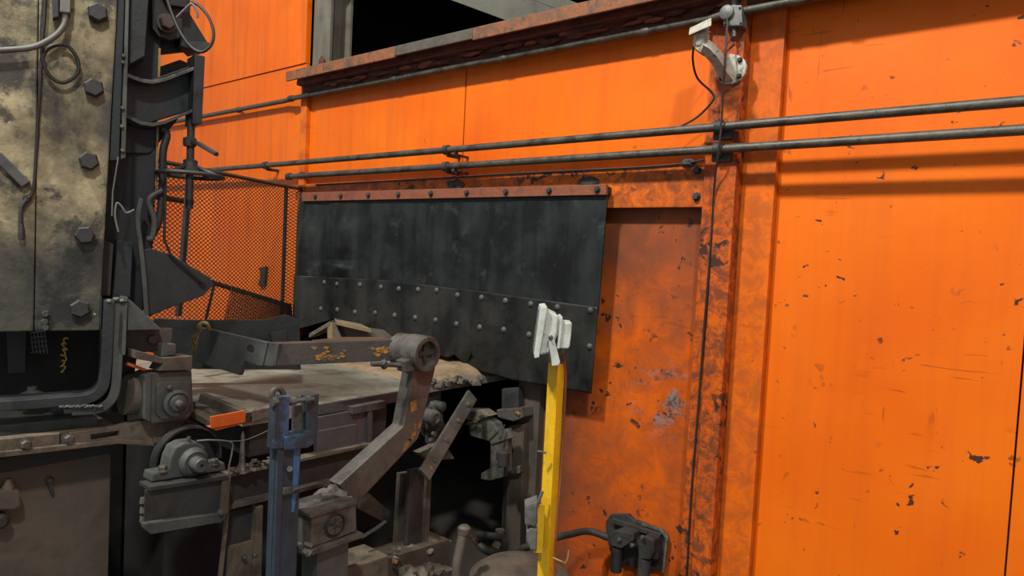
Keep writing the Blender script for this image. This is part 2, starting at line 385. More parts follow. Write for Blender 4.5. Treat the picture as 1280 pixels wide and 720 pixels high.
# left wall, taller, with its corner trim and horizontal lap
wl = sroot('wall_left', (-6.5, .02, 0))
box('panel', -15, -5.28, .0, .04, 0, 3.76, 'paint_far', wl, bevel=.002)
box('panel', -15, -5.28, -.012, .04, 3.762, 7.0, 'paint_far', wl, bevel=.002)
tr = sroot('trim_1', (-5.235, 0, 0))
box('upper_post', -5.28, -5.19, -.04, .06, 2.47, ZL, 'paint_strip', tr)
box('lower_post', -5.28, -5.19, -.04, .06, 0, 2.468, 'paint_column', tr)
# right: column, strip, recessed panels
col = sroot('trim_2', (-1.4, -.05, 0))
box('flange', -1.525, -1.44, -.045, .06, 0, 7, 'paint_column', col, bevel=.005)
box('web', -1.44, -1.335, -.085, .06, 0, 7, 'paint_column', col, bevel=.006)
wr = sroot('wall_right', (-.5, .05, 0))
box('strip', -1.335, -1.165, .0, .06, 0, 7, 'paint_strip', wr, bevel=.005)
box('panel', -1.165, -.1155, .05, .09, 0, 7, 'paint_panel', wr, bevel=.003)
box('panel', -.1085, 1.1, .05, .09, 0, 7, 'paint_panel', wr, bevel=.003)
box('panel', 1.107, 2.4, .05, .09, 0, 7, 'paint_panel', wr, bevel=.003)
# bay beyond the wall: dark shell, roof members, slatted window
struct(box('wall_beyond', -12, 2, 6.0, 6.1, 0, 7, 'roof_dark', bevel=0))
struct(box('wall_beyond_left', -8.1, -8, .06, 6, 0, 7, 'roof_dark', bevel=0))
struct(box('wall_beyond_right', -1.40, -1.32, .1, 6, 0, 7, 'roof_dark', bevel=0))
struct(box('ceiling_beyond', -12, 2, .05, 6.1, 5.6, 5.7, 'roof_dark', bevel=0))
struct(box('wall_recess', -5.6, -2.6, 2.6, 2.7, 0, 3.6, 'soot_black', bevel=0))
struct(box('ceiling_recess', -5.6, -2.6, .06, 2.7, 2.75, 2.8, 'soot_black', bevel=0))
struct(box('wall_recess_left', -5.62, -5.55, .06, 2.7, 0, 2.8, 'soot_black', bevel=0))
struct(box('wall_recess_right', -2.60, -2.57, .17, 2.7, 0, 2.8, 'soot_black', bevel=0))
# ------------------------------------------------------------------ roof members seen over the ledge
pil = thing('steel_pillar', 'grey-green steel pillar rising from the left end of the rusty ledge', 'pillar', (-5.06, .06, ZL))
box('pillar_face', -5.19, -4.95, .0, .03, ZL, 7, 'column_grey', pil)
box('pillar_web', -5.10, -5.07, .03, .2, ZL, 7, 'column_grey', pil)
box('pillar_back', -5.19, -4.95, .2, .23, ZL, 7, 'column_grey', pil)
rock('dirt_heap', onY(402, 78, -.02), .035, .02, .05, 'rust_flake', pil, seed=3)
raf = thing('roof_rafter', 'wide grey steel rafter slanting down behind the rusty ledge', 'beam', at(640, 0, 6.0))
p0, p1 = at(470, -64, 5.6), at(770, 50, 6.2); p0 = p0-(p1-p0)*.35; p1 = p1+(p1-p0)*.2
sweep_rect('lower_flange', [p0, p1], .34, .02, RT+UP*.4, 'roof_grey', raf)
sweep_rect('web', [p0+UP*.12+FW*.1, p1+UP*.12+FW*.1], .02, .3, RT+UP*.4, 'roof_grey', raf)
p0, p1 = at(400, -98, 6.6), at(700, 40, 7.2)
sweep_rect('roof_purlin', [p0, p1], .22, .16, RT+UP*.4, 'roof_dark')
tag(bpy.data.objects['roof_purlin'], 'dark steel purlin beside the wide grey rafter', 'beam')
win = struct(bpy.data.objects.new('window_1', None)); COL.objects.link(win); win.location = onY(700, 20, 5.95)
wp = PY(5.9)
plate('pane', [(640, -40), (800, -40), (800, 40), (640, 40)], wp, .02, 'window_light', win, 0)
for i in range(14):
    x = 645+i*11
    plate('slat', [(x, -40), (x+3, -40), (x+3, 40), (x, 40)], wp, .02, 'roof_grey', win, 0, front=.03)
plate('window_bar', [(640, -22), (720, 22), (720, 28), (640, -16)], wp, .05, 'roof_dark', win, 0, front=.09)
plate('window_bar', [(690, -22), (800, 34), (800, 40), (690, -16)], wp, .05, 'roof_grey', win, 0, front=.09)

# ------------------------------------------------------------------ ledge
lg = thing('ledge_beam', 'rusty flaking steel ledge beam running along the top of the orange wall', 'beam', (-3.3, -.1, 3.46))
X0, X1 = -5.25, 2.40
box('top_plate', X0, X1, -.20, .06, 3.605, 3.63, 'lip_orange', lg)
box('front_lip', X0, -3.86, -.215, -.195, 3.552, 3.632, 'lip_orange', lg)
box('front_lip', -3.857, -3.1, -.215, -.195, 3.562, 3.632, 'brown_steel', lg)
box('front_lip', -3.097, X1, -.215, -.195, 3.552, 3.632, 'lip_orange', lg)
def strip(name, y, z0, z1, mat, amp, sl=0.0, nx=300, nz=5):
    bm = bmesh.new(); g = []
    for i in range(nx+1):
        row = []
        for j in range(nz+1):
            x = X0+.01+(X1-X0-.02)*i/nx; z = z0+(z1-z0)*j/nz
            d = amp*(mnoise.noise(Vector((x*7, z*14, y)))+.6*mnoise.noise(Vector((x*19, z*30, y*3))))
            zz = z+(amp*.6*mnoise.noise(Vector((x*11, 7, y))) if j == 0 else 0)
            row.append(bm.verts.new((x, y+sl*j/nz+d, zz)))
        g.append(row)
    for i in range(nx):
        for j in range(nz): bm.faces.new((g[i][j], g[i+1][j], g[i+1][j+1], g[i][j+1]))
    o = link(name, bm, mat, lg)
    md = o.modifiers.new('s', 'SOLIDIFY'); md.thickness = .006
    return o
strip('web', -.115, 3.545, 3.61, 'rust_red', .008)
box('middle_flange', X0+.02, X1, -.12, -.03, 3.535, 3.55, 'rust_red', lg)
strip('flaking_skirt', -.055, 3.468, 3.54, 'rust_flake', .018)
for i in range(44):
    x = random.uniform(X0+.15, -1.2)
    rock('rust_flake', (x, -.075, random.uniform(3.495, 3.53)), random.uniform(.04, .12), .016, random.uniform(.014, .028), random.choice(['rust_flake', 'rust_red', 'bar_rust']), lg, seed=i, sub=1)

# ------------------------------------------------------------------ conduit under the ledge and the two long pipes
cz = onY(640, 72, -.07).z
cn = thing('ledge_conduit', 'grey conduit clipped just below the rusty ledge', 'pipe', (-3.3, -.07, cz))
tube('conduit', [(-9.5, -.05, cz-.0), (-5.5, -.06, cz), (-5.32, -.085, cz), (-5.1, -.085, cz), (-1.53, -.09, cz), (-1.45, -.108, cz), (1.5, -.108, cz)], .021, 'pipe_steel', cn, 12)
for x in (-7.2, -6.3, -5.36, -5.1, -4.0, -2.93, -1.9, -.9):
    lathe('coupling', (x-.02, -.05 if x < -5.5 else -.085 if x < -1.5 else -.108, cz), (1, 0, 0), [(.023, -.01), (.028, 0), (.028, .04), (.023, .05)], 'pipe_steel' if x > -5 else 'dark_steel', cn, 14)
def long_pipe(nm, label, z, xl, cl):
    t = thing(nm, label, 'pipe', (-2.5, -.13, z))
    tube('pipe', [(xl, -.13, z), (2.2, -.13, z)], .0225, 'pipe_steel', t, 14)
    for x in cl:
        lathe('clamp_ring', (x-.018, -.13, z), (1, 0, 0), [(.024, -.004), (.034, 0), (.034, .036), (.024, .04)], 'dark_steel', t, 16)
        box('clamp_foot', x-.012, x+.012, -.12, .0 if x < -1.6 else -.08, z-.045, z-.02, 'dark_steel', t, .002)
    return t
zu = onY(1000, 150, -.13).z; zd = onY(1000, 180, -.13).z
pu = long_pipe('upper_pipe', 'upper of two parallel grey steel pipes crossing the orange wall', zu, -8.2, (-5.66, -3.37, -1.42))
pdn = long_pipe('lower_pipe', 'lower of two parallel grey steel pipes crossing the orange wall', zd, onY(362, 222, -.13).x, (-3.37, -1.42))
cyl('end_cap', (onY(362, 222, -.13).x-.03, -.13, zd), (onY(362, 222, -.13).x+.02, -.13, zd), .03, 'dark_steel', pdn)
for z in (zu, zd):
    box('hanger', -3.30, -3.28, -.14, 0, z-.045, z-.03, 'dark_steel', pu if z == zu else pdn, .002)
    lathe('hanger_ring', (-3.295, -.13, z-.035), (1, 0, 0), [(.02, 0), (.02, .02)], 'dark_steel', pu if z == zu else pdn, 10)
    box('standoff_block', -1.46, -1.36, -.11, -.084, z-.06, z+.02, 'dark_steel', pu if z == zu else pdn, .006)
# thin black cable laid along the lintel
wc = [onY(395, 231, -.036), onY(470, 227, -.036), onY(560, 222, -.04), onY(640, 217, -.036), onY(720, 213, -.036), onY(800, 209, -.036), onY(850, 205, -.036), onY(880, 200, -.055)]
tag(tube('wall_cable', wc, .0065, 'cable_black', None, 6, curve=5), 'thin black cable sagging along the lintel under the two pipes', 'cable')

# ------------------------------------------------------------------ rubber flap
fl = thing('rubber_flap', 'large black riveted rubber flap hanging over the wall opening', 'flap', (-3.7, -.06, 2.6))
def lerp_tab(tab, x):
    for (a, b), (c, d) in zip(tab, tab[1:]):
        if a <= x <= c: return b+(d-b)*(x-a)/(c-a)
    return tab[0][1] if x < tab[0][0] else tab[-1][1]
YF = -.075
def fp(px, py): q = onY(px, py, YF); return (q.x, q.z)
btab = [fp(*p) for p in ((374, 418), (386, 411), (402, 404), (420, 399), (440, 401), (470, 414), (482, 419), (520, 434), (549, 444), (562, 447), (570, 443), (580, 451), (588, 456), (604, 464), (640, 474), (690, 483), (738, 491))]
mtab = [fp(*p) for p in ((374, 346), (480, 352), (600, 366), (745, 386))]
ttab = [fp(375, 247), fp(761, 233)]
xl, xr = fp(374, 300)[0], ttab[1][0]
def fy(x, z):
    u = (x-xl)/(xr-xl)
    y = YF-.012*math.sin(u*9)*math.exp(-u*1.5)
    y -= .07*math.exp(-((u-.05)/.035)**2)*max(0, min(1, (2.55-z)*2.5))               # fold at the left end
    dx, dz = u-.20, z-2.02
    y -= .06*math.exp(-(dx/.055)**2)*(1 if dz > 0 else math.exp(-(dz/.14)**2))*(.6 if dz > .02 else 1)
    if abs(dx) < .07 and 0 < dz < .14: y += .05*(1-abs(dx)/.07)*(1-dz/.14)
    y += .02*math.sin(u*31+z*2)*math.exp(-u*3)
    y += .022*math.sin(u*75+1.5*math.sin(z*4))*math.exp(-((u-.16)/.11)**2)*max(0, min(1, (z-1.95)*4))
    return YF+(y-YF)*max(0, min(1, (2.56-z)*4)) - .03*max(0, 2.0-z)*(1-u)
def sheet(name, ta, tb, dy, mat, nx=150, nz=44):
    bm = bmesh.new(); g = []
    for i in range(nx+1):
        x = xl+(xr-xl)*i/nx; z1 = lerp_tab(ta, x); z0 = lerp_tab(tb, x)
        if ta is not ttab: z1 += .012
        g.append([bm.verts.new((x-.028*max(0, (2.6-(z1+(z0-z1)*j/nz)))*(i/nx)**8, fy(x, z1+(z0-z1)*j/nz)+dy, z1+(z0-z1)*j/nz)) for j in range(nz+1)])
    for i in range(nx):
        for j in range(nz): bm.faces.new((g[i][j], g[i+1][j], g[i+1][j+1], g[i][j+1]))
    o = link(name, bm, mat, fl, 0, 'all'); md = o.modifiers.new('s', 'SOLIDIFY'); md.thickness = .009; md.offset = 0
    return o
mt2 = [(a, b-.03) for a, b in mtab]
sheet('upper_sheet', ttab, mt2, 0, 'rubber')
sheet('lower_sheet', mtab, btab, -.011, 'rubber_low')
bq = [fp(381, 252), fp(761, 244), fp(761, 231), fp(381, 241)]
prism('clamp_bar', [(a, YF-.03, b) for a, b in bq], (0, .022, 0), 'bar_rust', fl, .003)
box('mounting_strip', bq[0][0]+.01, bq[1][0]-.01, YF-.01, -.03, bq[0][1]+.005, bq[2][1]-.01, 'dark_steel', fl)
bolt = shared_nut('bar_bolt', .016, .018, 'dark_steel')
for i in range(9):
    x = bq[0][0]+.2+(bq[1][0]-bq[0][0]-.26)*i/8; z = (lerp_tab([bq[0], bq[1]], x)+lerp_tab([bq[3], bq[2]], x))/2
    copy_part('bolt', bolt, (x, YF-.03, z), fl)
riv = shared_nut('rivet', .021, .016, 'machine_grey', dome=True)
for r_, (row) in enumerate((((408, 353), (428, 355), (453, 356), (478, 359), (501, 361), (524, 362), (547, 363), (574, 369), (604, 372), (634, 376), (666, 380), (699, 384), (740, 388)),
             ((404, 386), (426, 387), (448, 390), (471, 391), (496, 394), (521, 397), (546, 400), (573, 405), (602, 409), (632, 412), (664, 418), (739, 433)))):
    for px, py in row:
        x, z = fp(px, py); copy_part('rivet', riv, (x, fy(x, z)-.014, z), fl)
# curled torn lip of the flap
tl = [onY(572, 441, YF-.03), onY(590, 438, YF-.06), onY(584, 452, YF-.03), onY(578, 455, YF-.02)]
prism('torn_lip', tl, (0, .01, 0), 'rubber_low', fl, .002)

# ------------------------------------------------------------------ bracket mount, junction box, cords
jb = thing('junction_box', 'small square grey junction box with round cover on the column top', 'junction box', onY(918, 36, -.09))
JY = PY(-.15)
plate('body', [(903, 7), (927, 6), (928, 32), (904, 33)], JY, .07, 'box_grey', jb, .006)
c = JY(909, 16); lathe('cover', c, (0, -1, 0), [(.036, 0), (.036, .014), (.03, .018)], 'box_grey', jb, 18)
for px, py in ((925, 10), (926, 29), (906, 30)):
    copy_part('screw', shared_nut('screw', .006, .008, 'dark_steel', dome=True), JY(px, py), jb)
cyl('conduit_nipple', JY(915, 33)+Vector((0, .03, 0)), JY(915, 44)+Vector((0, .03, 0)), .012, 'box_grey', jb)
cyl('top_nipple', JY(915, 8)+Vector((0, .03, 0)), JY(916, -20)+Vector((0, .03, 0)), .016, 'box_grey', jb)
mb = thing('camera_bracket', 'off-white painted swan-neck bracket with tilted top plate bolted on the column', 'bracket', onY(915, 85, -.085))
b0 = onY(916, 85, -.085)
prof = [(912, 67), (923, 69), (930, 74), (933, 82), (931, 92), (925, 100), (914, 105), (904, 105), (898, 100), (897, 92), (905, 75)]
plate('base_plate', prof, PY(-.105), .022, 'mount_white', mb, .004)
for px, py in ((925, 75), (924, 95), (902, 98)): nut('bolt', onY(px, py, -.106), (0, -1, 0), .011, .014, 'dark_steel', mb)
A = [onY(912, 96, -.11), onY(905, 88, -.16), onY(896, 73, -.24), onY(884, 60, -.30), onY(877, 57, -.31), onY(876, 48, -.31)]
sweep_rect('arm', smooth_path(A, 5), .05, .05, (1, 0, 0), 'mount_white', mb, .008)
lathe('knuckle', onY(876, 59, -.31), (0, 0, 1), [(.03, 0), (.038, .012), (.038, .055), (.028, .065)], 'mount_white', mb, 18)
hp = onY(877, 45, -.31)
sweep_rect('tilt_head', [hp-Vector((0, 0, .01)), hp+Vector((.01, .01, .03)), onY(882, 37, -.31)], .03, .045, (0, 1, 0), 'mount_white', mb, .005)
prism('top_plate', [onY(861, 44, -.38), onY(889, 32, -.38), onY(889, 25, -.25), onY(862, 38, -.25)], (0, 0, .012), 'mount_white', mb, .002)
cords = thing('column_cord', 'dark cord hanging from the junction box down the rusty column', 'cord', onY(875, 700, -.06))
tube('cord', [onY(909, 22, -.165), onY(908, 55, -.19), onY(906.5, 82, -.225), onY(904.5, 104, -.205), onY(902, 150, -.172), onY(898, 190, -.165), onY(893, 230, -.11), onY(889, 300, -.06), onY(881, 400, -.055), onY(872, 520, -.052), onY(864, 620, -.052), onY(858, 730, -.052)], .0052, 'cable_black', cords, 6, curve=5)
tag(tube('bracket_cable', [onY(868, 52, -.30), onY(866, 75, -.25), onY(872, 98, -.18), onY(890, 116, -.13), onY(891, 126, -.12), onY(872, 146, -.1), onY(851, 158, -.12)], .0055, 'cable_black', None, 6, curve=6), 'loose black cable looping from the off-white bracket to the upper pipe', 'cable')
tag(tube('bracket_wire', [onY(870, 62, -.29), onY(880, 69, -.2), onY(890, 72, -.13), onY(905, 62, -.10), onY(914, 46, -.115)], .004, 'cord_red', None, 6, curve=6), 'thin brown wire between the off-white bracket and the junction box', 'wire')

# ------------------------------------------------------------------ mesh guard by the wall
mg = thing('mesh_guard', 'brown expanded-metal guard panel standing in front of the orange wall', 'guard', (-5.0, -.8, 1.5))
zt = 2.66; zb = 1.48
Pa = onZ(358, 233, zt); Pm = onZ(233, 208, zt); Pz = Pm + (Pm-Pa)*.45
Pw = Vector((onY(378, 236, -.03).x, -.03, zt))
def mesh_panel(name, a, b, z0, z1, cw=.046, ch=.0148, r=.0034):
    a = Vector((a.x, a.y, 0)); b = Vector((b.x, b.y, 0)); L = (b-a).length; d = (b-a)/L
    nx = max(2, int(L/cw)*2); nz = int((z1-z0)/ch); bm = bmesh.new()
    for j in range(nz):
        pts = [a+d*(L*i/nx)+Vector((0, 0, z0+ch*(j+(.0 if (i+j) % 2 else 1.0)*.98))) for i in range(nx+1)]
        b_tube(bm, pts, r, 3)
    o = link(name, bm, 'mesh_metal', mg); o['kind'] = 'stuff'; return o
mesh_panel('wire_mesh', Pa, Pz, zb, zt)
mesh_panel('wire_mesh', Pa, Pw, zb, zt, .046, .0148, .004)
down = Vector((0, 0, -1))
tube('top_rail', [Pz, Pm, Pa, Pw], .016, 'mesh_metal', mg, 6)
tube('post', [Pa, Pa+down*(zt-1.3)], .018, 'dark_steel', mg, 6)
tube('post', [Pw, Pw+down*(zt-1.3)], .022, 'dark_steel', mg, 6)
pm0 = Pa.lerp(Pm, 1.0); tube('post', [at(238, 205, 3.86), at(223, 395, 3.86)], .02, 'dark_steel', mg, 6)
cp = Plane(Pa, (Pm-Pa).cross(Vector((0, 0, 1))))
tube('slanted_rail', [cp(262, 352), cp(352, 380)], .018, 'mesh_metal', mg, 6)
tube('slanted_rail', [cp(190, 245), cp(240, 253)], .02, 'mesh_metal', mg, 6)
tube('brace', [cp(268, 355), cp(257, 400)], .012, 'mesh_metal', mg, 6)
bmq = bmesh.new()
q0, q1, q2, q3 = cp(272, 358), cp(350, 381), cp(352, 402), cp(262, 402)
off = (Pw-Pa).normalized()*.12
for i in range(30):
    s = i/29
    b_tube(bmq, [q0.lerp(q1, s)+off, q3.lerp(q2, s)+off], .003, 3); b_tube(bmq, [q0.lerp(q3, s)+off, q1.lerp(q2, s)+off], .003, 3)
link('lower_grid', bmq, 'mesh_metal', mg)['kind'] = 'stuff'
hk = thing('wall_hook', 'small black steel hook fixed on the orange wall behind the mesh', 'hook', onY(328, 355, 0))
plate('plate', [(323, 335), (332, 333), (331, 346), (330, 357), (323, 358), (323, 352), (327, 345)], PY(-.03), .03, 'dark_steel', hk, .003)
plate('backing', [(325, 335), (329, 335), (329, 356), (325, 356)], PY(-.02), .03, 'dark_steel', hk, .002)

# ================================================================== ROLLING TABLE AND ITS FRAME
ZT = onY(600, 465, 0).z                              # table level
yj = onZ(430, 469, ZT).y
tb = thing('work_table', 'low steel work table of worn plates running under the rubber flap', 'table', (-3.8, -.6, ZT-.06))
box('top_plate', -4.75, -2.93, -1.83, yj-.006, ZT-.055, ZT, 'table_top', tb, .006)
box('top_plate', -4.75, -2.97, yj+.006, -.02, ZT-.055, ZT-.004, 'table_top', tb, .006)
box('top_plate', -4.75, -2.97, -.01, 1.2, ZT-.055, ZT-.008, 'table_top', tb, .006)
plate('edge_strip', [(398, 506), (500, 489), (500, 502), (398, 519)], PX(-2.925), .03, 'purple_steel', tb, .003)
plate('edge_strip', [(250, 492), (308, 516), (304, 530), (246, 506)], PY(-1.835), .03, 'brown_steel', tb, .003)
plate('corner_block', [(313, 514), (346, 507), (347, 520), (315, 528)], PX(-2.915), .06, 'slag', tb, .006)
sp = onZ(430, 433, ZT)
# broken slabs of scale on the table under the flap
def slab(name, pix, th, mat, label, grp=None):
    bm = bmesh.new(); b_prism(bm, pix, Vector((0, 0, -th)))
    o = link(name, bm, mat, None, .004); return tag(o, label, 'slab', grp)
slab('scale_slab', [onY(386, 417, -.34), onY(413, 401, -.30), onY(424, 399, -.2), onY(430, 402, -.16), onY(398, 415, -.22)], .035, 'slag', 'short grey slab tilted against the heap under the flap')
slab('scale_slab', [onY(420, 401, -.32), onY(464, 411, -.32), onY(452, 405, -.12), onY(418, 398, -.12)], .03, 'scale_dust', 'long pale slab lying on top of the heap under the flap')
b = thing('slab_prop', 'broken tan block propping up the pale slab under the flap', 'block', onY(414, 421, -.28))
plate('upright', [(409, 404), (415, 403), (415, 424), (409, 423)], PY(-.30), .08, 'scale_dust', b, .004)
plate('shard', [(417, 408), (420, 408), (425, 424), (413, 424)], PY(-.27), .05, 'slag', b, .004)
plate('dark_core', [(424, 407), (464, 413), (478, 424), (424, 424)], PY(-.22), .12, 'brown_steel', b, .004)
slab('scale_slab', [onY(390, 425, -.38), onY(430, 421, -.38), onY(478, 421, -.36), onY(498, 427, -.36), onY(498, 432, -.2), onY(396, 432, -.2)], .05, 'rag_orange', 'flat tan slab at the bottom of the heap beside the riveted flap')
def heap(name, pix_z, w, label, mats, n=26, sc=(.02, .06), cat='rubble'):
    t = thing(name, label, cat, pix_z[0]); 
    for i in range(n):
        s = random.random(); k = s*(len(pix_z)-1); a = int(min(k, len(pix_z)-2)); p = pix_z[a].lerp(pix_z[a+1], k-a)
        p = p+Vector((random.uniform(-w, w), random.uniform(-w, w), random.uniform(-.01, .03)))
        r = random.uniform(*sc)
        rock('lump', p, r*random.uniform(.8, 1.5), r*random.uniform(.8, 1.5), r*random.uniform(.5, .8), random.choice(mats), t, seed=i+hash(name) % 7 if False else i, sub=1, rot=random.random()*3)
    return t
def bank():
    bm = bmesh.new(); nx, ny = 40, 34; g = []
    xa, xb, ya_, yb_ = -4.3, -2.985, -.62, .45
    for i in range(nx+1):
        row = []
        for j in range(ny+1):
            u, v = i/nx, j/ny; x = xa+(xb-xa)*u; y = ya_+(yb_-ya_)*v
            e = min(1, u*6, (1-u)*9+.12, v*2.6)
            h = (.05*e+.012)*(1+.5*mnoise.noise(Vector((x*3, y*3, 1))))+.018*mnoise.noise(Vector((x*11, y*11, 4)))
            if min(u, 1-u, v) < 1e-6: h = -.004
            row.append(bm.verts.new((x, y, ZT-.004+max(h, -.004))))
        g.append(row)
    for i in range(nx):
        for j in range(ny): bm.faces.new((g[i][j], g[i+1][j], g[i+1][j+1], g[i][j+1]))
    o = link('scale_bank', bm, 'scale_dust', None, 0, 'all')
    tag(o, 'low tan bank of mill scale drifted on the table under the rubber flap', 'scale heap')
bank()
heap('slag_crust', [onX(545, 480, -2.93), onX(575, 478, -2.93), onX(600, 476, -2.93)], .05, 'grey rocky crust hanging on the table edge above the slanted bar', ['slag', 'bearing_grey'], 30, (.02, .045))

fr = thing('table_frame', 'dark sooty steel frame carrying the work table', 'frame', (-3.5, -1, 0))
box('base_body', -4.6, -3.45, -1.94, -.1, 0, 1.20, 'soot_black', fr)
box('cross_beam', -4.6, -3.0, -1.75, -1.6, 1.12, 1.295, 'dark_steel', fr)
box('cross_beam', -4.6, -3.0, -.6, -.45, 1.12, 1.295, 'dark_steel', fr)
CH = PX(-2.86)
plate('channel_web', [(284, 596), (470, 556), (470, 590), (284, 634)], CH, .015, 'dark_steel', fr, .002, front=-.04)
plate('channel_flange', [(284, 593), (470, 553), (470, 557), (284, 597)], CH, .06, 'beam_brown', fr, .002)
plate('channel_flange', [(284, 632), (480, 585), (480, 590), (284, 638)], CH, .06, 'bearing_grey', fr, .002)
plate('side_panel', [(396, 522), (464, 509), (464, 575), (396, 590)], PX(-2.91), .03, 'purple_steel', fr, .003)
plate('cover_plate', [(397, 539), (446, 530), (445, 560), (396, 570)], PX(-2.895), .012, 'purple_steel', fr, .003)
plate('upright', [(463, 508), (484, 511), (481, 552), (463, 556)], PX(-2.94), .02, 'dark_steel', fr, .003)
plate('upright', [(461, 508), (466, 507), (465, 575), (460, 576)], PX(-2.885), .02, 'purple_steel', fr, .002)
plate('upright_cap', [(440, 509), (482, 501), (483, 510), (441, 518)], PX(-2.88), .044, 'bearing_grey', fr, .003)
plate('front_post', [(513, 588), (531, 585), (527, 690), (508, 695)], PX(-2.72), .03, 'dark_steel', fr, .003)
plate('front_post', [(500, 592), (512, 590), (507, 694), (494, 696)], PX(-2.80), .03, 'brown_steel', fr, .003)
plate('front_post', [(536, 588), (540, 587), (536, 686), (530, 688)], PX(-2.74), .06, 'brown_steel', fr, .003)
plate('foot_beam', [(484, 698), (562, 674), (562, 712), (484, 745)], PX(-2.66), .16, 'brown_steel', fr, .005)
plate('foot_beam', [(432, 712), (486, 694), (486, 745), (432, 760)], PX(-2.60), .20, 'beam_brown', fr, .008)
plate('leg_plate', [(286, 640), (327, 630), (326, 760), (274, 770)], PX(-2.90), .02, 'dark_steel', fr, .003)
plate('leg_plate', [(286, 684), (316, 676), (313, 780), (280, 780)], PX(-2.88), .02, 'beam_brown', fr, .003)
plate('leg_edge', [(322, 634), (329, 632), (326, 780), (312, 780)], PX(-2.86), .05, 'beam_brown', fr, .003)
plate('leg_edge', [(284, 598), (287, 598), (287, 640), (276, 745), (272, 745), (284, 640)], PX(-2.83), .02, 'beam_brown', fr, .002)
for px, py in ((305, 697), (318, 694)): nut('bolt', onX(px, py, -2.87), (1, 0, 0), .01, .012, 'worn_edge', fr)
heap('foot_rubble', [onX(470, 700, -2.7), onX(505, 694, -2.7), onX(540, 682, -2.7), onX(556, 676, -2.7)], .05, 'rusty rubble lying on the foot beam around the front post', ['rag_orange', 'slag', 'brown_steel'], 22, (.012, .035))
heap('scrap_bits', [onX(297, 590, -2.87), onX(318, 584, -2.87), onX(338, 580, -2.87)], .025, 'small metal scrap bits piled on the channel behind the blue post', ['bearing_grey', 'worn_edge', 'brown_steel', 'slag'], 40, (.008, .018), 'scrap')
sk = onX(302, 590, -2.87)
tag(lathe('scrap_spike', sk, (0, 0, 1), [(.035, 0), (.014, .04), (.008, .17), (.001, .19)], 'bearing_grey', None, 8), 'pointed grey metal spike standing among the scrap bits', 'spike')
# dim chunks at the foot of the frame
heap('corner_rubble', [onX(510, 722, -2.5), onX(535, 716, -2.5), onX(556, 712, -2.5)], .03, 'brown rubble in front of the foot beam', ['brown_steel', 'slag'], 14, (.03, .05))
# orange bracket tag
og = thing('orange_tag', 'bright orange painted angle piece fixed to the table corner', 'bracket', onX(285, 530, -2.86))
plate('face', [(263, 521), (306, 513), (307, 527), (264, 535)], PX(-2.84), .008, 'tag_orange', og, .002)
plate('lip', [(264, 535), (307, 527), (300, 531), (270, 538)], PX(-2.85), .05, 'tag_orange', og, .001)

# ------------------------------------------------------------------ apron with bearing
ap = thing('apron_bracket', 'grey folded steel apron bracket below the pillow block bearing', 'bracket', onX(235, 640, -2.8))
AP = PX(-2.80)
plate('front_plate', [(182, 613), (285, 597), (283, 648), (180, 657)], AP, .012, 'dark_steel', ap, .002)
plate('lower_lip', [(179, 655), (279, 641), (283, 647), (276, 653), (189, 668), (180, 661)], PX(-2.77), .03, 'machine_grey', ap, .003)
plate('shelf', [(187, 609), (286, 594), (286, 599), (187, 614)], PX(-2.78), .10, 'dark_steel', ap, .002)
plate('side_edge', [(278, 599), (289, 596), (285, 640), (274, 655)], PX(-2.785), .012, 'brown_steel', ap, .002)
nut('bolt', onX(275, 640, -2.77), (1, 0, 0), .012, .014, 'bearing_grey', ap)
for py in (622, 634, 645): cyl('hinge_pin', onX(179, py, -2.82), onX(178, py+7, -2.82), .012, 'bearing_grey', ap, 8)
pb = thing('pillow_block', 'worn grey pillow block bearing with shaft end on the apron', 'bearing', onX(240, 606, -2.85))
PB = PX(-2.80)
hc = onX(241, 577, -2.83)
prof = []
for i in range(0, 15):
    a = math.pi*(1-i/14.); prof.append(hc+Vector((0, .088*math.cos(a)*-1*-1, .085*math.sin(a))))
base = [onX(189, 602, -2.83), onX(192, 592, -2.83), onX(212, 590, -2.83)]
pts = [onX(189, 603, -2.83), onX(191, 592, -2.83), onX(210, 589, -2.83), onX(213, 573, -2.83), onX(219, 560, -2.83), onX(230, 554, -2.83), onX(246, 552, -2.83), onX(256, 558, -2.83), onX(259, 570, -2.83), onX(262, 580, -2.83), onX(281, 578, -2.83), onX(283, 588, -2.83)]
prism('housing', pts, (-.085, 0, 0), 'machine_grey', pb, .008)
lathe('hub_ring', hc-Vector((.01, 0, 0)), (1, 0, 0), [(.062, 0), (.062, .02), (.046, .035), (.042, .03)], 'machine_grey', pb, 24)
lathe('shaft_end', hc, (1, 0, 0), [(.03, 0), (.03, .075), (.026, .08), (.008, .08), (.008, .065)], 'machine_grey', pb, 20)
for px, py in ((203, 592), (268, 583)): nut('bolt', onX(px, py, -2.84)+Vector((0, 0, .01)), (0, 0, 1), .018, .022, 'bearing_grey', pb)
cyl('grease_nipple', onX(236, 553, -2.84), onX(236, 546, -2.84), .008, 'bearing_grey', pb, 8)
gd = thing('bearing_guard', 'dark curved sheet guard arching over the pillow block bearing', 'guard', onX(232, 600, -2.95))
gc = onX(231, 572, -2.965); bm = bmesh.new(); N = 22
for i in range(N):
    a0, a1 = math.radians(-12+200*i/N), math.radians(-12+200*(i+1)/N); R0, R1 = .138, .147
    q = [gc+Vector((0, -r*math.cos(a), r*math.sin(a)*1.0)) for r, a in ((R0, a0), (R1, a0), (R1, a1), (R0, a1))]
    b_prism(bm, q, Vector((.045, 0, 0)))
link('guard_arch', bm, 'dark_steel', gd, 0)
lathe('guard_back', gc-Vector((.01, 0, 0)), (1, 0, 0), [(.145, 0), (.145, .01)], 'soot_black', gd, 28)
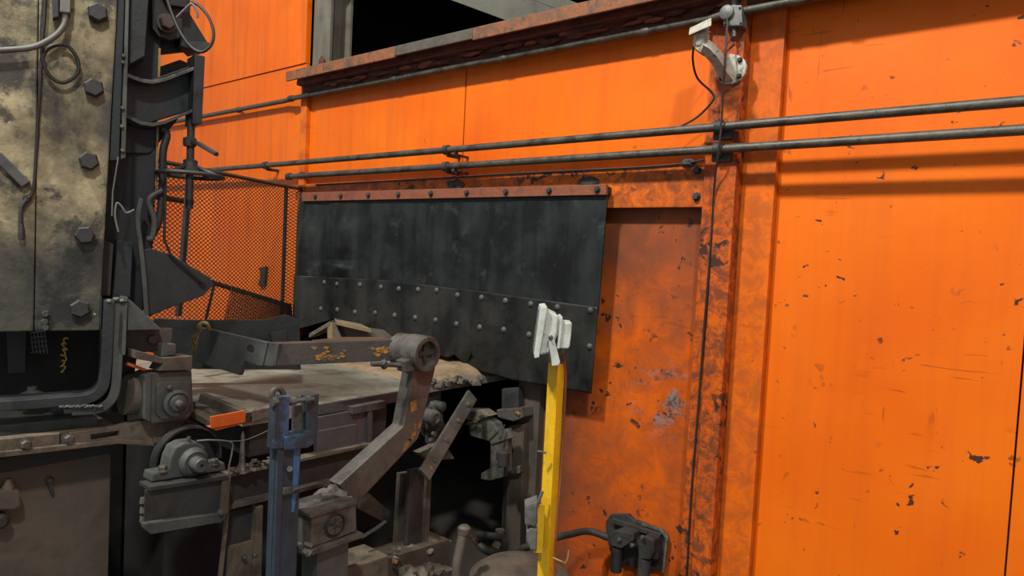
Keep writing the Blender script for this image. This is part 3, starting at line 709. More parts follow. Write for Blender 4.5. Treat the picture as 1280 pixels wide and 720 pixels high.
tag(tube('grease_line', [onX(246, 551, -2.80), onX(265, 550, -2.78), onX(289, 553, -2.79), onX(290, 565, -2.79), onX(286, 585, -2.79), onX(287, 596, -2.79)], .0036, 'cable_grey', None, 6, curve=5), 'thin pale grease line bent from the bearing to the channel', 'tube')
tag(tube('thin_wire', [onX(265, 551, -2.79), onX(300, 551, -2.8), onX(320, 545, -2.8), onX(343, 534, -2.8)], .002, 'cable_grey', None, 5, curve=5), 'fine grey wire strung from the bearing to the blue post', 'wire')

# ------------------------------------------------------------------ swing arm, link and bearing box
sa = thing('swing_arm', 'bent grey steel swing arm with flaking yellow paint and round knuckle', 'lever', onX(425, 640, -2.55))
SA = PX(-2.52)
plate('lower_arm', [(518, 458), (504, 533), (424, 606), (444, 630), (463, 612), (523, 548), (543, 466), (545, 455)], SA, .085, 'arm_steel', sa, .006)
for pts in ([(513, 503), (520, 500), (521, 512), (514, 516)], [(517, 524), (521, 522), (519, 546), (512, 552), (510, 548)], [(508, 550), (514, 548), (508, 562), (502, 566)]):
    plate('yellow_flake', pts, SA, .003, 'link_yellow', sa, 0, front=.002)
kc = onX(535, 443, -2.46)
lathe('knuckle', kc-Vector((.22, 0, 0)), (1, 0, 0), [(.078, 0), (.088, .01), (.088, .085), (.082, .09), (.082, .1), (.092, .105), (.092, .215), (.086, .22), (.066, .22), (.062, .19), (.0, .19)], 'bearing_grey', sa, 32)
box('pin_keeper', kc.x-.033, kc.x-.018, kc.y-.045, kc.y+.045, kc.z-.010, kc.z+.010, 'dark_steel', sa)
box('pin_keeper', kc.x-.033, kc.x-.017, kc.y-.010, kc.y+.010, kc.z-.045, kc.z+.045, 'dark_steel', sa)
plate('clamp_lug', [(506, 452), (520, 447), (524, 462), (508, 466)], PX(-2.49), .07, 'bearing_grey', sa, .006)
cyl('lock_handle', onX(464, 455, -2.56), onX(512, 457, -2.52), .012, 'machine_grey', sa, 10)
cyl('handle_collar', onX(478, 453, -2.55), onX(482, 458, -2.55), .02, 'machine_grey', sa, 10)
rock('pivot_hump', onX(412, 632, -2.56), .07, .11, .085, 'bearing_grey', sa, seed=4, sub=3)
lathe('grease_cap', onX(437, 626, -2.50), (.3, 0, 1), [(.016, 0), (.018, .012), (.01, .02)], 'bearing_grey', sa, 10)
la = thing('link_arm', 'flat brownish link arm with yellow paint flakes reaching left from the knuckle', 'lever', at(342, 458, 3.2))
lp0, lp1, lp2 = at(346, 443, 3.2), at(515, 437, 3.55), at(248, 430, 3.50)
LB = Plane(lp0, (lp1-lp0).cross(Vector((0, 0, 1)))); LC = Plane(lp0, (lp0-lp2).cross(Vector((0, 0, 1))))
plate('link_bar', [(345, 429.5), (515, 424), (515, 450), (341, 457.5)], LB, .06, 'link_steel', la, .003)
bpl = plate('bent_plate', [(249, 409), (266, 412), (332, 427), (350, 429.5), (345, 458), (322, 456), (307, 451), (301, 469), (262, 457), (240, 450)], LC, .022, 'machine_grey', la, .003, front=.008)
plate('bent_rib', [(331, 427), (338, 428), (331, 457), (323, 456)], LC, .006, 'machine_grey', la, .002, front=.014)
cut([bpl], [LC(314+4.6*math.cos(a), 436+5.6*math.sin(a))-FW*.08 for a in [2*math.pi*i/14 for i in range(14)]], FW*.2)
for i in range(26):
    px = random.choice([random.uniform(392, 416), random.uniform(395, 440), random.uniform(463, 482)]); py = random.uniform(434, 450)
    sz = random.uniform(2, 4.5)
    plate('yellow_flake', [(px-sz*1.4, py), (px-sz*.2, py-sz*.6), (px+sz*1.5, py-sz*.2), (px+sz*.4, py+sz*.7)], LB, .003, 'link_yellow', la, 0, front=.0015)
bb = thing('bearing_box', 'square grey bearing box with round cross-marked shaft beside the blue post', 'bearing', onX(415, 685, -2.5))
BB = PX(-2.44)
plate('housing', [(390, 645), (445, 628), (446, 664), (389, 685)], BB, .17, 'bearing_grey', bb, .005)
plate('base_flange', [(384, 690), (454, 666), (454, 672), (384, 697)], PX(-2.42), .22, 'bearing_grey', bb, .003)
plate('top_cap', [(387, 643), (446, 625), (447, 630), (388, 648)], PX(-2.43), .19, 'bearing_grey', bb, .003)
cx = onX(418, 656, -2.44)
lathe('shaft_ring', cx-Vector((.005, 0, 0)), (1, 0, 0), [(.054, 0), (.054, .01), (.047, .012), (.045, .006), (0, .006)], 'cable_black', bb, 26)
lathe('shaft_face', cx, (1, 0, 0), [(.042, 0), (.042, .006)], 'bearing_grey', bb, 24)
for a in (.5, 1.6, 2.7):
    d = Vector((0, math.cos(a), math.sin(a)))*.036
    tube('face_mark', [cx+Vector((.007, 0, 0))-d, cx+Vector((.007, 0, 0))+d], .004, 'dark_steel', bb, 5)
plate('stand', [(397, 690), (436, 676), (434, 780), (395, 790)], PX(-2.46), .12, 'machine_grey', bb, .004)
cyl('bolt_rod', onX(380, 679, -2.46), onX(390, 683, -2.44), .011, 'bearing_grey', bb, 8)
cyl('bolt_rod', onX(379, 688, -2.45), onX(389, 693, -2.42), .014, 'bearing_grey', bb, 8)
# ------------------------------------------------------------------ slanted bar, castings and guide by the opening
sb = thing('slanted_bar', 'flat grey bar with bolts leaning from the post to the table end', 'bar', onX(530, 594, -2.66))
a, b_ = onX(530, 594, -2.66), onX(590, 494, -2.84)
dd = (b_-a).normalized(); nn = dd.cross(Vector((1, 0, 0))).normalized()
sweep_rect('bar', [a, b_], .022, .085, Vector((1, -.45, .1)), 'arm_steel', sb, .003)
for s in (.18, .42, .66, .88): nut('bolt', a.lerp(b_, s)+Vector((.011, -.004, 0)), (1, -.45, .1), .013, .014, 'bearing_grey', sb)
cst = thing('gear_casting', 'rough dark casting with round boss behind the slanted bar', 'casting', onX(545, 560, -2.84))
rock('casting_body', onX(541, 532, -2.88), .06, .09, .12, 'dark_steel', cst, seed=11, sub=3)
lathe('boss', onX(541, 522, -2.82), (1, 0, 0), [(.045, -.05), (.045, .02), (.03, .03), (.02, .02)], 'bearing_grey', cst, 18)
lathe('boss', onX(551, 508, -2.84), (1, 0, 0), [(.03, -.05), (.03, .02), (.015, .03)], 'dark_steel', cst, 14)
plate('foot', [(523, 566), (553, 552), (560, 560), (569, 574), (535, 576)], PX(-2.80), .05, 'slag', cst, .006)
for px, py in ((541, 542), (538, 550)): lathe('bolt_head', onX(px, py, -2.78), (1, 0, 0), [(.016, 0), (.016, .02)], 'worn_edge', cst, 6)
gr = thing('guide_rail', 'vertical grey-brown guide rail standing against the dark door jamb', 'rail', onY(645, 692, -.05))
plate('rail', [(636, 532), (655, 530), (649, 697), (630, 697)], PY(-.06), .06, 'jamb_steel', gr, .004)
plate('rail_edge', [(631, 548), (637, 547), (631, 700), (625, 700)], PY(-.03), .05, 'dark_steel', gr, .003)
plate('cap_block', [(620, 512), (652, 510), (653, 522), (642, 527), (622, 522)], PY(-.12), .14, 'bearing_grey', gr, .008)
plate('hanger_strap', [(627, 486), (648, 484), (648, 512), (627, 512)], PY(-.07), .05, 'dark_steel', gr, .004)
plate('shoe', [(636, 585), (650, 582), (649, 592), (636, 593)], PY(-.10), .06, 'bearing_grey', gr, .006)
rock('rust_lump', onY(650, 516, -.10), .03, .03, .02, 'rag_orange', gr, seed=2, sub=2)
jw = thing('clamp_jaw', 'dirty grey clamp jaw hanging below the torn flap edge', 'clamp', onY(612, 600, -.2))
plate('jaw_plate', [(613, 549), (634, 545), (634, 590), (628, 597), (612, 601), (601, 599), (601, 592), (612, 585)], PY(-.20), .05, 'bearing_grey', jw, .006)
lathe('roller', onY(629, 563, -.26), (0, 0, -1), [(.02, 0), (.042, .01), (.042, .09), (.02, .1)], 'dark_steel', jw, 14)
lathe('roller', onY(630, 577, -.24), (0, -1, 0), [(.03, 0), (.03, .05), (.015, .06)], 'bearing_grey', jw, 14)
plate('jaw_head', [(590, 521), (604, 520), (618, 530), (622, 540), (610, 552), (598, 548), (588, 545), (585, 536)], PY(-.22), .08, 'bearing_grey', jw, .008)
plate('jaw_top', [(576, 512), (600, 512), (612, 520), (596, 527), (578, 524)], PY(-.24), .09, 'slag', jw, .008)
plate('tie_plate', [(608, 546), (632, 536), (638, 548), (614, 556)], PY(-.21), .06, 'bearing_grey', jw, .005)
cyl('pin', onY(582, 530, -.26), onY(596, 527, -.26), .01, 'worn_edge', jw, 8)
tube('spike', [onY(625, 549, -.24), onY(631, 530, -.24)], .006, 'worn_edge', jw, 6, rr=[.009, .002])
# clutter low in the opening
lv = thing('floor_valve', 'dirty pipe elbow and valve low in the dark opening', 'valve', onY(625, 690, -.3))
tube('elbow', [onY(598, 668, -.3), onY(615, 670, -.3), onY(630, 672, -.3)], .022, 'dark_steel', lv, 10)
tube('elbow', [onY(600, 682, -.3), onY(612, 690, -.3), onY(628, 687, -.3), onY(632, 676, -.3)], .024, 'dark_steel', lv, 10, curve=4)
lathe('valve_body', onY(624, 686, -.28), (0, 0, 1), [(.035, 0), (.045, .02), (.03, .06), (.03, .12)], 'jamb_steel', lv, 12)
st = thing('stub_pipe', 'bent upright stub pipe with capped top beside the drum', 'pipe', onX(574, 740, -2.25))
tube('tube', [onX(571, 760, -2.25), onX(571, 712, -2.25), onX(574, 692, -2.25), onX(580, 664, -2.25)], .026, 'brown_steel', st, 12, curve=4)
lathe('cap', onX(580, 665, -2.25), (0, .05, 1), [(.031, -.01), (.033, .0), (.033, .022), (.02, .034)], 'brown_steel', st, 14)
tag(tube('wire_clip', [onX(583, 666, -2.25), onX(588, 670, -2.25), onX(595, 679, -2.25), onX(597, 683, -2.25)], .008, 'worn_edge', None, 6), 'short bright wire clip beside the stub pipe cap', 'clip')
dc = onY(650, 712, -.72); 
dr = thing('rusty_drum', 'rounded rusty drum top in front of the jamb at the foot of the yellow post', 'drum', (dc.x, dc.y, 0))
lathe('drum_body', (dc.x, dc.y, 0), (0, 0, 1), [(.27, 0), (.27, dc.z-.06), (.262, dc.z-.03), (.23, dc.z-.008)], 'jamb_steel', dr, 36)
lathe('drum_lid', (dc.x, dc.y, dc.z-.012), (0, 0, 1), [(.232, 0), (.21, .02), (.12, .04), (.02, .045)], 'jamb_steel', dr, 36)
# crossing scrap strut behind the arm
tag(plate('angle_strut', [(446, 618), (458, 614), (489, 640), (484, 655), (448, 636)], PX(-2.85), .05, 'bearing_grey', None, .004), 'short grey angle strut behind the lower end of the swing arm', 'strut')
tag(tube('dark_rod', [onX(452, 672, -2.7), onX(470, 661, -2.7), onX(482, 652, -2.7)], .01, 'dark_steel', None, 6), 'thin dark rod poking out behind the bearing box', 'rod')
tag(tube('bent_hook_wire', [onX(491, 696, -2.6), onX(499, 699, -2.58), onX(502, 710, -2.58), onX(500, 724, -2.58)], .008, 'worn_edge', None, 6, curve=4), 'bright bent wire hooked over the foot beam', 'wire')

# ================================================================== PRESS ON THE LEFT
pr = thing('forging_press', 'tall soot-stained steel press frame with a column of big hex nuts', 'press', at(60, 500, 2.8)*1)
pr.location.z = 0
PP = PV(at(125, 300, 2.75), 18)
def PB_(d): return PV(at(125, 300, 2.75)+PP.n*-d, 18)          # planes further back
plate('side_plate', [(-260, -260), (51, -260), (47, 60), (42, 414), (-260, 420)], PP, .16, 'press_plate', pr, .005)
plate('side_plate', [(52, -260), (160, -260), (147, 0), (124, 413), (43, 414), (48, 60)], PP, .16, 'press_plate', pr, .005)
for px, py in ((122, 18), (117, 111), (111, 202), (106, 294), (100, 385)):
    nut('hex_nut', PP(px, py), PP.n, .037, .036, 'dark_steel', pr, False)
for px, py in ((57, 392), (56, 402), (57, 409)): nut('small_nut', PP(px, py), PP.n, .014, .016, 'machine_grey', pr, False)
# pieces on the plate
sweep_rect('welded_bar', [PP(-4, 194)+PP.n*.012, PP(33, 231)+PP.n*.012], .03, .035, PP.n, 'machine_grey', pr, .004)
lathe('sensor_tip', PP(27, 300)+PP.n*.015, (0, 0, 1), [(.01, 0), (.012, .02), (.008, .06)], 'dark_steel', pr, 10)
tube('sensor_tube', [PP(34, 249)+PP.n*.012, PP(27, 260)+PP.n*.014, PP(26, 285)+PP.n*.014, PP(27, 298)+PP.n*.014], .008, 'dark_steel', pr, 8, curve=4)
lathe('sensor_joint', PP(34, 249), PP.n, [(.013, 0), (.015, .01), (.008, .018)], 'worn_edge', pr, 10)
# rail right of the plate
plate('guide_rail', [(149, -60), (158, -60), (149, 200), (137, 201)], PB_(.02), .06, 'press_dark', pr, .003)
plate('rail_edge', [(159, -60), (163, -60), (157, 197), (151, 199)], PB_(.0), .03, 'machine_grey', pr, .002)
plate('rail_box', [(164, -60), (190, -60), (181, 70), (163, 80), (160, 74)], PB_(.05), .12, 'press_dark', pr, .004)
for px, py in ((154, 70), (153, 78), (153, 135), (152, 158), (153, 188)): nut('small_nut', PB_(0)(px, py), PP.n, .008, .012, 'worn_edge', pr, False)
plate('dark_column', [(140, -60), (215, -60), (200, 60), (197, 150), (192, 300), (178, 395), (168, 470), (124, 470)], PB_(.20), .35, 'press_black', pr, .006)
plate('column_foot', [(147, 300), (166, 303), (163, 372), (141, 372)], PB_(.12), .08, 'press_dark', pr, .004)
plate('column_foot', [(129, 300), (142, 305), (138, 370), (126, 370)], PB_(.10), .06, 'dark_steel', pr, .004)
plate('yellow_edge', [(198, 60), (201, 60), (197, 232), (194, 232)], PB_(.19), .02, 'bronze_wire', pr, .001)
sweep_rect('curved_strip', smooth_path([PB_(.1)(176, 248), PB_(.1)(172, 275), PB_(.1)(176, 310), PB_(.1)(180, 350), PB_(.1)(183, 394)], 4), .03, .018, PP.n, 'machine_grey', pr, .003)
# upper bracket nose
NB = PV(at(200, 110, 2.95), 10)
plate('nose_web', [(156, 90), (190, 98), (246, 78), (246, 135), (190, 152), (156, 146)], NB, .05, 'press_dark', pr, .004, front=-.05)
def flange(name, pts, d, mat):
    P = [NB(*p) for p in pts]; bm = bmesh.new(); n = NB.n
    for a, b in zip(P, P[1:]): b_prism(bm, [a+n*.02, b+n*.02, b-n*d, a-n*d], Vector((0, 0, -.016)))
    return link(name, bm, mat, pr, .002)
flange('nose_flange', [(157, 92), (175, 99), (190, 101), (205, 98), (244, 83)], .12, 'worn_edge')
flange('nose_flange', [(156, 143), (175, 152), (190, 154), (205, 151), (243, 135)], .12, 'machine_grey')
plate('nose_end', [(241, 69), (254, 72), (250, 156), (238, 156)], NB, .12, 'press_dark', pr, .004, front=.03)
plate('nose_back', [(186, 84), (238, 66), (252, 72), (246, 90), (190, 100), (165, 94)], NB, .03, 'dark_steel', pr, .003, front=-.16)
plate('nose_lower', [(156, 152), (190, 160), (228, 146), (205, 175), (192, 190), (157, 190)], NB, .04, 'press_black', pr, .003, front=-.06)
plate('lug', [(191, -10), (229, -2), (230, 38), (226, 46), (214, 49), (200, 44), (192, 34)], NB, .05, 'dark_steel', pr, .004, front=-.02)
plate('lug_cap', [(200, -12), (236, -4), (233, 11), (212, 8), (205, 0)], NB, .14, 'press_dark', pr, .004, front=.02)
nut('lug_bolt', NB(208, 29), NB.n, .032, .03, 'brown_steel', pr)
plate('lug_back', [(192, -20), (248, -20), (248, 56), (212, 60), (200, 72), (186, 76)], NB, .05, 'press_black', pr, .004, front=-.12)
plate('wedge', [(230, 14), (240, 11), (264, 50), (264, 57), (246, 60), (229, 54)], NB, .10, 'press_dark', pr, .004, front=-.05)
plate('wedge_sole', [(236, 50), (265, 51), (264, 59), (248, 62)], NB, .14, 'machine_grey', pr, .003, front=-.03)
# lower lug plate
PL = PV(at(220, 350, 3.05), 12)
plate('pointed_lug', [(180, 312), (187, 310), (213, 318), (263, 347), (268, 356), (254, 370), (207, 387), (187, 396), (179, 385)], PL, .035, 'press_dark', pr, .005)
nut('lug_bolt', PL(253, 355), PL.n, .013, .016, 'dark_steel', pr)
tube('lug_rod', [PL(206, 205)+PL.n*.02, PL(204, 300)+PL.n*.02, PL(212, 318)+PL.n*.02, PL(254, 355)+PL.n*.02], .006, 'press_black', pr, 8)
tube('hose', [PL(203, 160)+PL.n*-.02, PL(210, 168)+PL.n*-.02, PL(205, 190)+PL.n*-.02, PL(204, 235)+PL.n*-.02, PL(200, 275)+PL.n*-.02, PL(190, 296)+PL.n*-.02], .016, 'press_dark', pr, 10, curve=5)
tube('hose', [PL(203, 238), PL(186, 250), PL(193, 275), PL(190, 297), PL(183, 298)], .013, 'machine_grey', pr, 10, curve=5)
# hand wheel: shaft, lever, hub, ring, spokes
hub = at(238, 205, 3.05); drp = Vector((0, 0, -1))
hw = lathe('hand_wheel_hub', hub-Vector((0, 0, .03)), (0, 0, 1), [(.05, 0), (.036, .02), (.03, .03), (.03, .045), (.022, .05)], 'dark_steel', pr, 18)
wc_ = at(238, 219, 3.05); R_ = .135
ring = [wc_+Vector((R_*math.cos(a), R_*math.sin(a), 0)) for a in [2*math.pi*i/40 for i in range(40)]]
tube('rim', ring, .0095, 'dark_steel', hw, 8, closed=True)
for i in range(4):
    a = .5+i*math.pi/2; tube('spoke', [hub+Vector((.03*math.cos(a), .03*math.sin(a), -.012)), wc_+Vector((R_*math.cos(a), R_*math.sin(a), 0))], .009, 'dark_steel', hw, 6)
cyl('wheel_shaft', hub-Vector((0, 0, .20)), at(239, 150, 3.05), .016, 'dark_steel', pr, 12)
lv_ = lathe('shaft_collar', at(237, 183, 3.05), (0, 0, 1), [(.026, 0), (.028, .01), (.028, .035), (.02, .04)], 'dark_steel', pr, 12)
sweep_rect('lever', [at(238, 176, 3.04), at(249, 180, 3.02), at(271, 193, 2.98)], .018, .022, (0, 0, 1), 'dark_steel', lv_, .004)
# lower C-shaped frame
CF = PB_(.03); CFb = PB_(.06)
path = lambda pts, pl: smooth_path([pl(*p) for p in pts], 4)
sweep_rect('frame_rib', path([(136, 374), (134, 420), (131, 465), (126, 484), (110, 495), (80, 498), (30, 502), (-40, 506)], CF), .12, .04, PP.n, 'press_dark', pr, .004)
sweep_rect('frame_rib', path([(149, 374), (147, 420), (145, 470), (141, 492), (131, 504), (118, 509), (90, 511)], CF), .10, .036, PP.n, 'machine_grey', pr, .004)
for px, py in ((137, 377), (146, 374), (153, 376), (120, 509), (105, 507)): rock('weld_bead', PB_(-.02)(px, py), 
    .016, .016, .010, 'machine_grey', pr, seed=px, sub=2)
for i in range(22): rock('weld_bead', PB_(-.03)(76+i*2.4, 508+random.uniform(-1, 1)), .009, .009, .006, 'machine_grey', pr, seed=i, sub=1)
plate('gusset', [(159, 373), (165, 377), (202, 412), (159, 413)], PB_(.0), .14, 'machine_grey', pr, .003)
plate('gusset_post', [(150, 370), (160, 372), (157, 444), (146, 444)], PB_(-.02), .17, 'machine_grey', pr, .003)
plate('gusset_arm', [(158, 411), (216, 411), (214, 437), (157, 443)], PB_(.13), .05, 'brown_steel', pr, .004)
nut('gusset_bolt', PB_(.13)(191, 424), PP.n, .024, .02, 'brown_steel', pr)
# dark hollow inside the frame
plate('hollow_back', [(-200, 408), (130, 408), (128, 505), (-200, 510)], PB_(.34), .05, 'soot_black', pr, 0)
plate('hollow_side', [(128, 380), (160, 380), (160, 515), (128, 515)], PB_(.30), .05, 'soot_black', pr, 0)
box('press_bed', -5.3, -3.92, -3.1, -1.95, 0, 1.40, 'soot_black', pr, .01)
plate('hollow_pillar', [(8, 412), (33, 412), (32, 466), (10, 468)], PB_(.22), .05, 'press_black', pr, .003)
# flat lattice window in the hollow
bm = bmesh.new(); W_ = PB_(.25)
for i in range(0, 9, 2):
    b_tube(bm, [W_(38+i*2.2, 415), W_(38+i*2.2+4, 442)], .003, 3); b_tube(bm, [W_(38, 416+i*3.1), W_(57, 414+i*3.1)], .003, 3)
link('lattice', bm, 'machine_grey', pr)['kind'] = 'stuff'
# loose gold handwriting on the black back plate (illegible marks)
sq = []; GP = PB_(.325)
for i in range(70):
    s = i/69; sq.append(GP(82-4*s+2.6*math.sin(s*46)+1.2*math.sin(s*23), 421+46*s+2.0*math.cos(s*41)))
tube('gold_scribble', sq, .0035, 'gold_scribble', pr, 4)
lathe('hollow_knob', PB_(.2)(40, 497), (0, 0, 1), [(.05, 0), (.04, .02), (.018, .03), (.018, .045)], 'machine_grey', pr, 16)
BP = lambda px, py: onZ(px, py, 1.43)
# cables on the press
tag(tube('grey_hose', [PP(-30, 68)+PP.n*.05, PP(15, 66)+PP.n*.05, PP(45, 62)+PP.n*.05, PP(68, 50)+PP.n*.05, PP(80, 36)+PP.n*.045, PP(82, 24)+PP.n*.04], .011, 'cable_grey', None, 10, curve=6), 'light grey flexible hose curving across the press plate', 'hose')
sx = thing('sensor_box', 'slim grey connector box with gland at the top of the press plate', 'connector box', PP(82, 26)+PP.n*.02)
plate('body', [(76, -30), (90, -30), (88, 21), (75, 20)], PP, .05, 'box_grey', sx, .004, front=.055)
plate('side_block', [(64, -30), (74, -30), (74, 25), (66, 27)], PP, .04, 'dark_steel', sx, .004, front=.045)
lathe('gland', PP(82, 27)+PP.n*.035, (0, 0, 1), [(.011, 0), (.015, .01), (.015, .028)], 'worn_edge', sx, 10)
tag(tube('black_loop_cable', [PP(57, -30)+PP.n*.03, PP(56, 20)+PP.n*.03, PP(53, 60)+PP.n*.03, PP(56, 85)+PP.n*.03, PP(66, 100)+PP.n*.03, PP(80, 105)+PP.n*.03, PP(95, 96)+PP.n*.03, PP(98, 80)+PP.n*.03, PP(90, 65)+PP.n*.03, PP(80, 58)+PP.n*.03, PP(62, 62)+PP.n*.03, PP(52, 76)+PP.n*.03], .007, 'cable_black', None, 8, curve=6), 'black cable coiled into a loop on the press plate', 'cable')
tag(tube('black_drop_cable', [PP(58, -30)+PP.n*.018, PP(52, 40)+PP.n*.016, PP(52, 75)+PP.n*.016, PP(46, 180)+PP.n*.01, PP(42, 236)+PP.n*.01, PP(35, 248)+PP.n*.018], .006, 'cable_black', None, 8, curve=4), 'straight dark cable running down the press plate to the sensor', 'cable')
tag(tube('hanging_cable_loop', [at(206, -12, 2.72), at(213, 12, 2.72), at(224, 38, 2.72), at(238, 58, 2.72), at(252, 65, 2.72), at(264, 56, 2.72), at(267, 40, 2.72), at(261, 22, 2.72), at(250, 8, 2.72), at(240, 2, 2.72)], .006, 'cable_black', None, 8, curve=6), 'thin black cable hanging in a round loop in front of the orange wall', 'cable')
tag(tube('frayed_wire', [at(221, 22, 2.72), at(231, 12, 2.72), at(240, 5, 2.72), at(246, 14, 2.72), at(247, 22, 2.72)], .005, 'cable_grey', None, 6, curve=4), 'pale frayed wire tied at the top of the hanging cable loop', 'wire')
tag(tube('white_wire', [PB_(-.02)(148, 196), PB_(-.02)(141, 240), PB_(-.02)(140, 270)], .003, 'cable_grey', None, 5), 'thin white wire hanging straight down the guide rail', 'wire')
tag(tube('hooked_wire', [PB_(-.02)(148, 290), PB_(-.02)(144, 270), PB_(-.02)(146, 254), PB_(-.02)(152, 258), PB_(-.02)(158, 266), PB_(-.02)(168, 262)], .004, 'cable_grey', None, 6, curve=5), 'pale hooked wire dangling on the dark press column', 'wire')

# ------------------------------------------------------------------ base beam, base plate, gearbox
bbm = thing('base_beam', 'brown worn steel beam with bolts carrying the press foot', 'beam', onX(100, 560, -3.07))
BX = PX(-3.04)
bff = plate('front_face', [(-60, 555), (0, 549), (90, 540), (152, 532), (190, 524), (232, 516), (236, 521), (217, 544), (192, 556), (146, 553), (0, 570), (-60, 576)], BX, .05, 'beam_brown', bbm, .004)
plate('lower_edge', [(-60, 570), (0, 564), (146, 548), (190, 551), (192, 557), (146, 554), (0, 571), (-60, 577)], BX, .02, 'beam_brown', bbm, .003, front=.015)
zb_ = onX(80, 543, -3.04).z
btf = box('top_face', -3.50, -3.092, -2.95, onX(155, 532, -3.04).y, zb_-.06, zb_-.01, 'beam_brown', bbm, .003)
for px, py in ((31, 555), (85, 548)): nut('bolt', onX(px, py, -3.035), (1, 0, 0), .017, .02, 'bearing_grey', bbm)
cut([bff], [BX(*p)+Vector((.05, 0, 0)) for p in ((113, 543), (149, 538), (149, 545), (114, 551))], (-.095, 0, 0))
for a, b in ((18, 38), (73, 86)): cut([bff, btf], [onZ(px, py, zb_)+Vector((0, 0, .03)) for px, py in ((a, 545), (b, 543), (b+2, 540), (a+3, 542))], (0, 0, -.07))
fp_ = thing('foot_plate', 'dark grey steel foot plate lying on the brown beam', 'plate', onZ(60, 525, zb_))
zp = zb_+.035
prism('plate', [onZ(-60, 538, zp), onZ(122, 520, zp), onZ(100, 511, zp), onZ(-60, 515, zp)], (0, 0, -.045), 'machine_grey', fp_, .004)
prism('wedge_bar', [onZ(70, 520, zp), onZ(80, 519, zp), onZ(66, 512, zp), onZ(57, 512, zp)], (0, 0, .022), 'press_dark', fp_, .004)
gb = thing('gearbox', 'grey cast gearbox with round hub and capped top beside the table', 'gearbox', onX(214, 522, -2.98))
GX = PX(-2.98)
plate('housing', [(188, 466), (240, 463), (242, 512), (236, 524), (190, 530), (186, 520)], GX, .10, 'machine_grey', gb, .008)
plate('side_rib', [(181, 470), (190, 466), (188, 528), (180, 524)], PX(-2.97), .12, 'machine_grey', gb, .004)
plate('raised_face', [(196, 481), (202, 477), (238, 476), (238, 518), (234, 522), (202, 524), (196, 518)], PX(-2.97), .014, 'machine_grey', gb, .004)
hcg = onX(220, 503, -2.966)
lathe('hub', hcg, (1, 0, 0), [(.058, 0), (.058, .014), (.045, .018), (.042, .012), (.033, .012), (.033, .026), (.016, .028), (.016, .044), (.008, .05)], 'machine_grey', gb, 28)
plate('cap', [(168, 437), (203, 447), (241, 445), (240, 463), (198, 464), (204, 455), (168, 448)], PX(-2.955), .10, 'brown_steel', gb, .004)
plate('cap_key', [(203, 430), (220, 430), (220, 443), (202, 446)], PX(-2.97), .045, 'machine_grey', gb, .003)
cyl('drum', onX(186, 494, -3.08), onX(157, 493, -3.08), .087, 'brown_steel', gb, 28, bevel=.004)
nut('housing_bolt', onX(211, 484, -2.965), (1, 0, 0), .010, .012, 'machine_grey', gb)
tag(plate('orange_shim', [(161, 453), (183, 461), (181, 464), (160, 457)], PX(-3.0), .03, 'tag_orange', None, .001), 'thin orange shim squeezed under the gearbox cap', 'shim')
sd = thing('side_support', 'flat brown plate sloping between gearbox and table corner', 'plate', onX(250, 540, -3.0))
prism('sloped_plate', [onX(238, 500, -3.12), onX(262, 508, -3.04), onX(285, 520, -3.0), onX(266, 529, -2.99), onX(230, 508, -3.12)], (0, 0, -.03), 'beam_brown', sd, .003)
plate('under_plate', [(228, 524), (262, 535), (262, 560), (228, 560)], PX(-3.06), .03, 'soot_black', sd, .002)

# ------------------------------------------------------------------ cabinet below the beam
cb = thing('base_cabinet', 'brown-grey steel cabinet base below the press beam', 'cabinet', onX(70, 720, -3.2))
cb.location.z = 0
q0, q1 = onX(-60, 700, -3.16), onX(138, 600, -3.16)
box('front_panel', -3.19, -3.16, q0.y-.2, q1.y, 0, onX(0, 575, -3.16).z, 'cabinet_brown', cb, .003)
box('body', -3.9, -3.192, q0.y-.2, q1.y-.03, 0, onX(0, 575, -3.16).z-.02, 'soot_black', cb, .003)
box('top_rail', -3.16, -3.145, q0.y-.2, q1.y-.01, onX(0, 590, -3.16).z, onX(0, 572, -3.16).z, 'press_black', cb, .003)
bx_ = onX(165, 640, -3.35)
va = thing('hydraulic_valve', 'small dusty hydraulic valve on the front of the brown cabinet', 'valve', onX(10, 635, -3.14))
plate('body', [(-4, 613), (25, 613), (26, 632), (18, 637), (-4, 637)], PX(-3.10), .06, 'cabinet_brown', va, .006)
lathe('stem', onX(10, 614, -3.12), (0, 0, 1), [(.02, 0), (.02, .02), (.013, .03), (.01, .05)], 'cabinet_brown', va, 12)
lathe('port', onX(1, 652, -3.11), (1, 0, 0), [(.03, -.04), (.03, .0), (.018, .012)], 'dark_steel', va, 14)
lt = thing('cabinet_latch', 'small metal latch on the front of the brown cabinet', 'latch', onX(62, 610, -3.15))
lathe('knob', onX(61, 599, -3.16), (1, 0, 0), [(.012, 0), (.014, .012), (.008, .02)], 'machine_grey', lt, 10)
plate('tongue', [(59, 601), (65, 600), (68, 618), (64, 619)], PX(-3.145), .015, 'dark_steel', lt, .002)

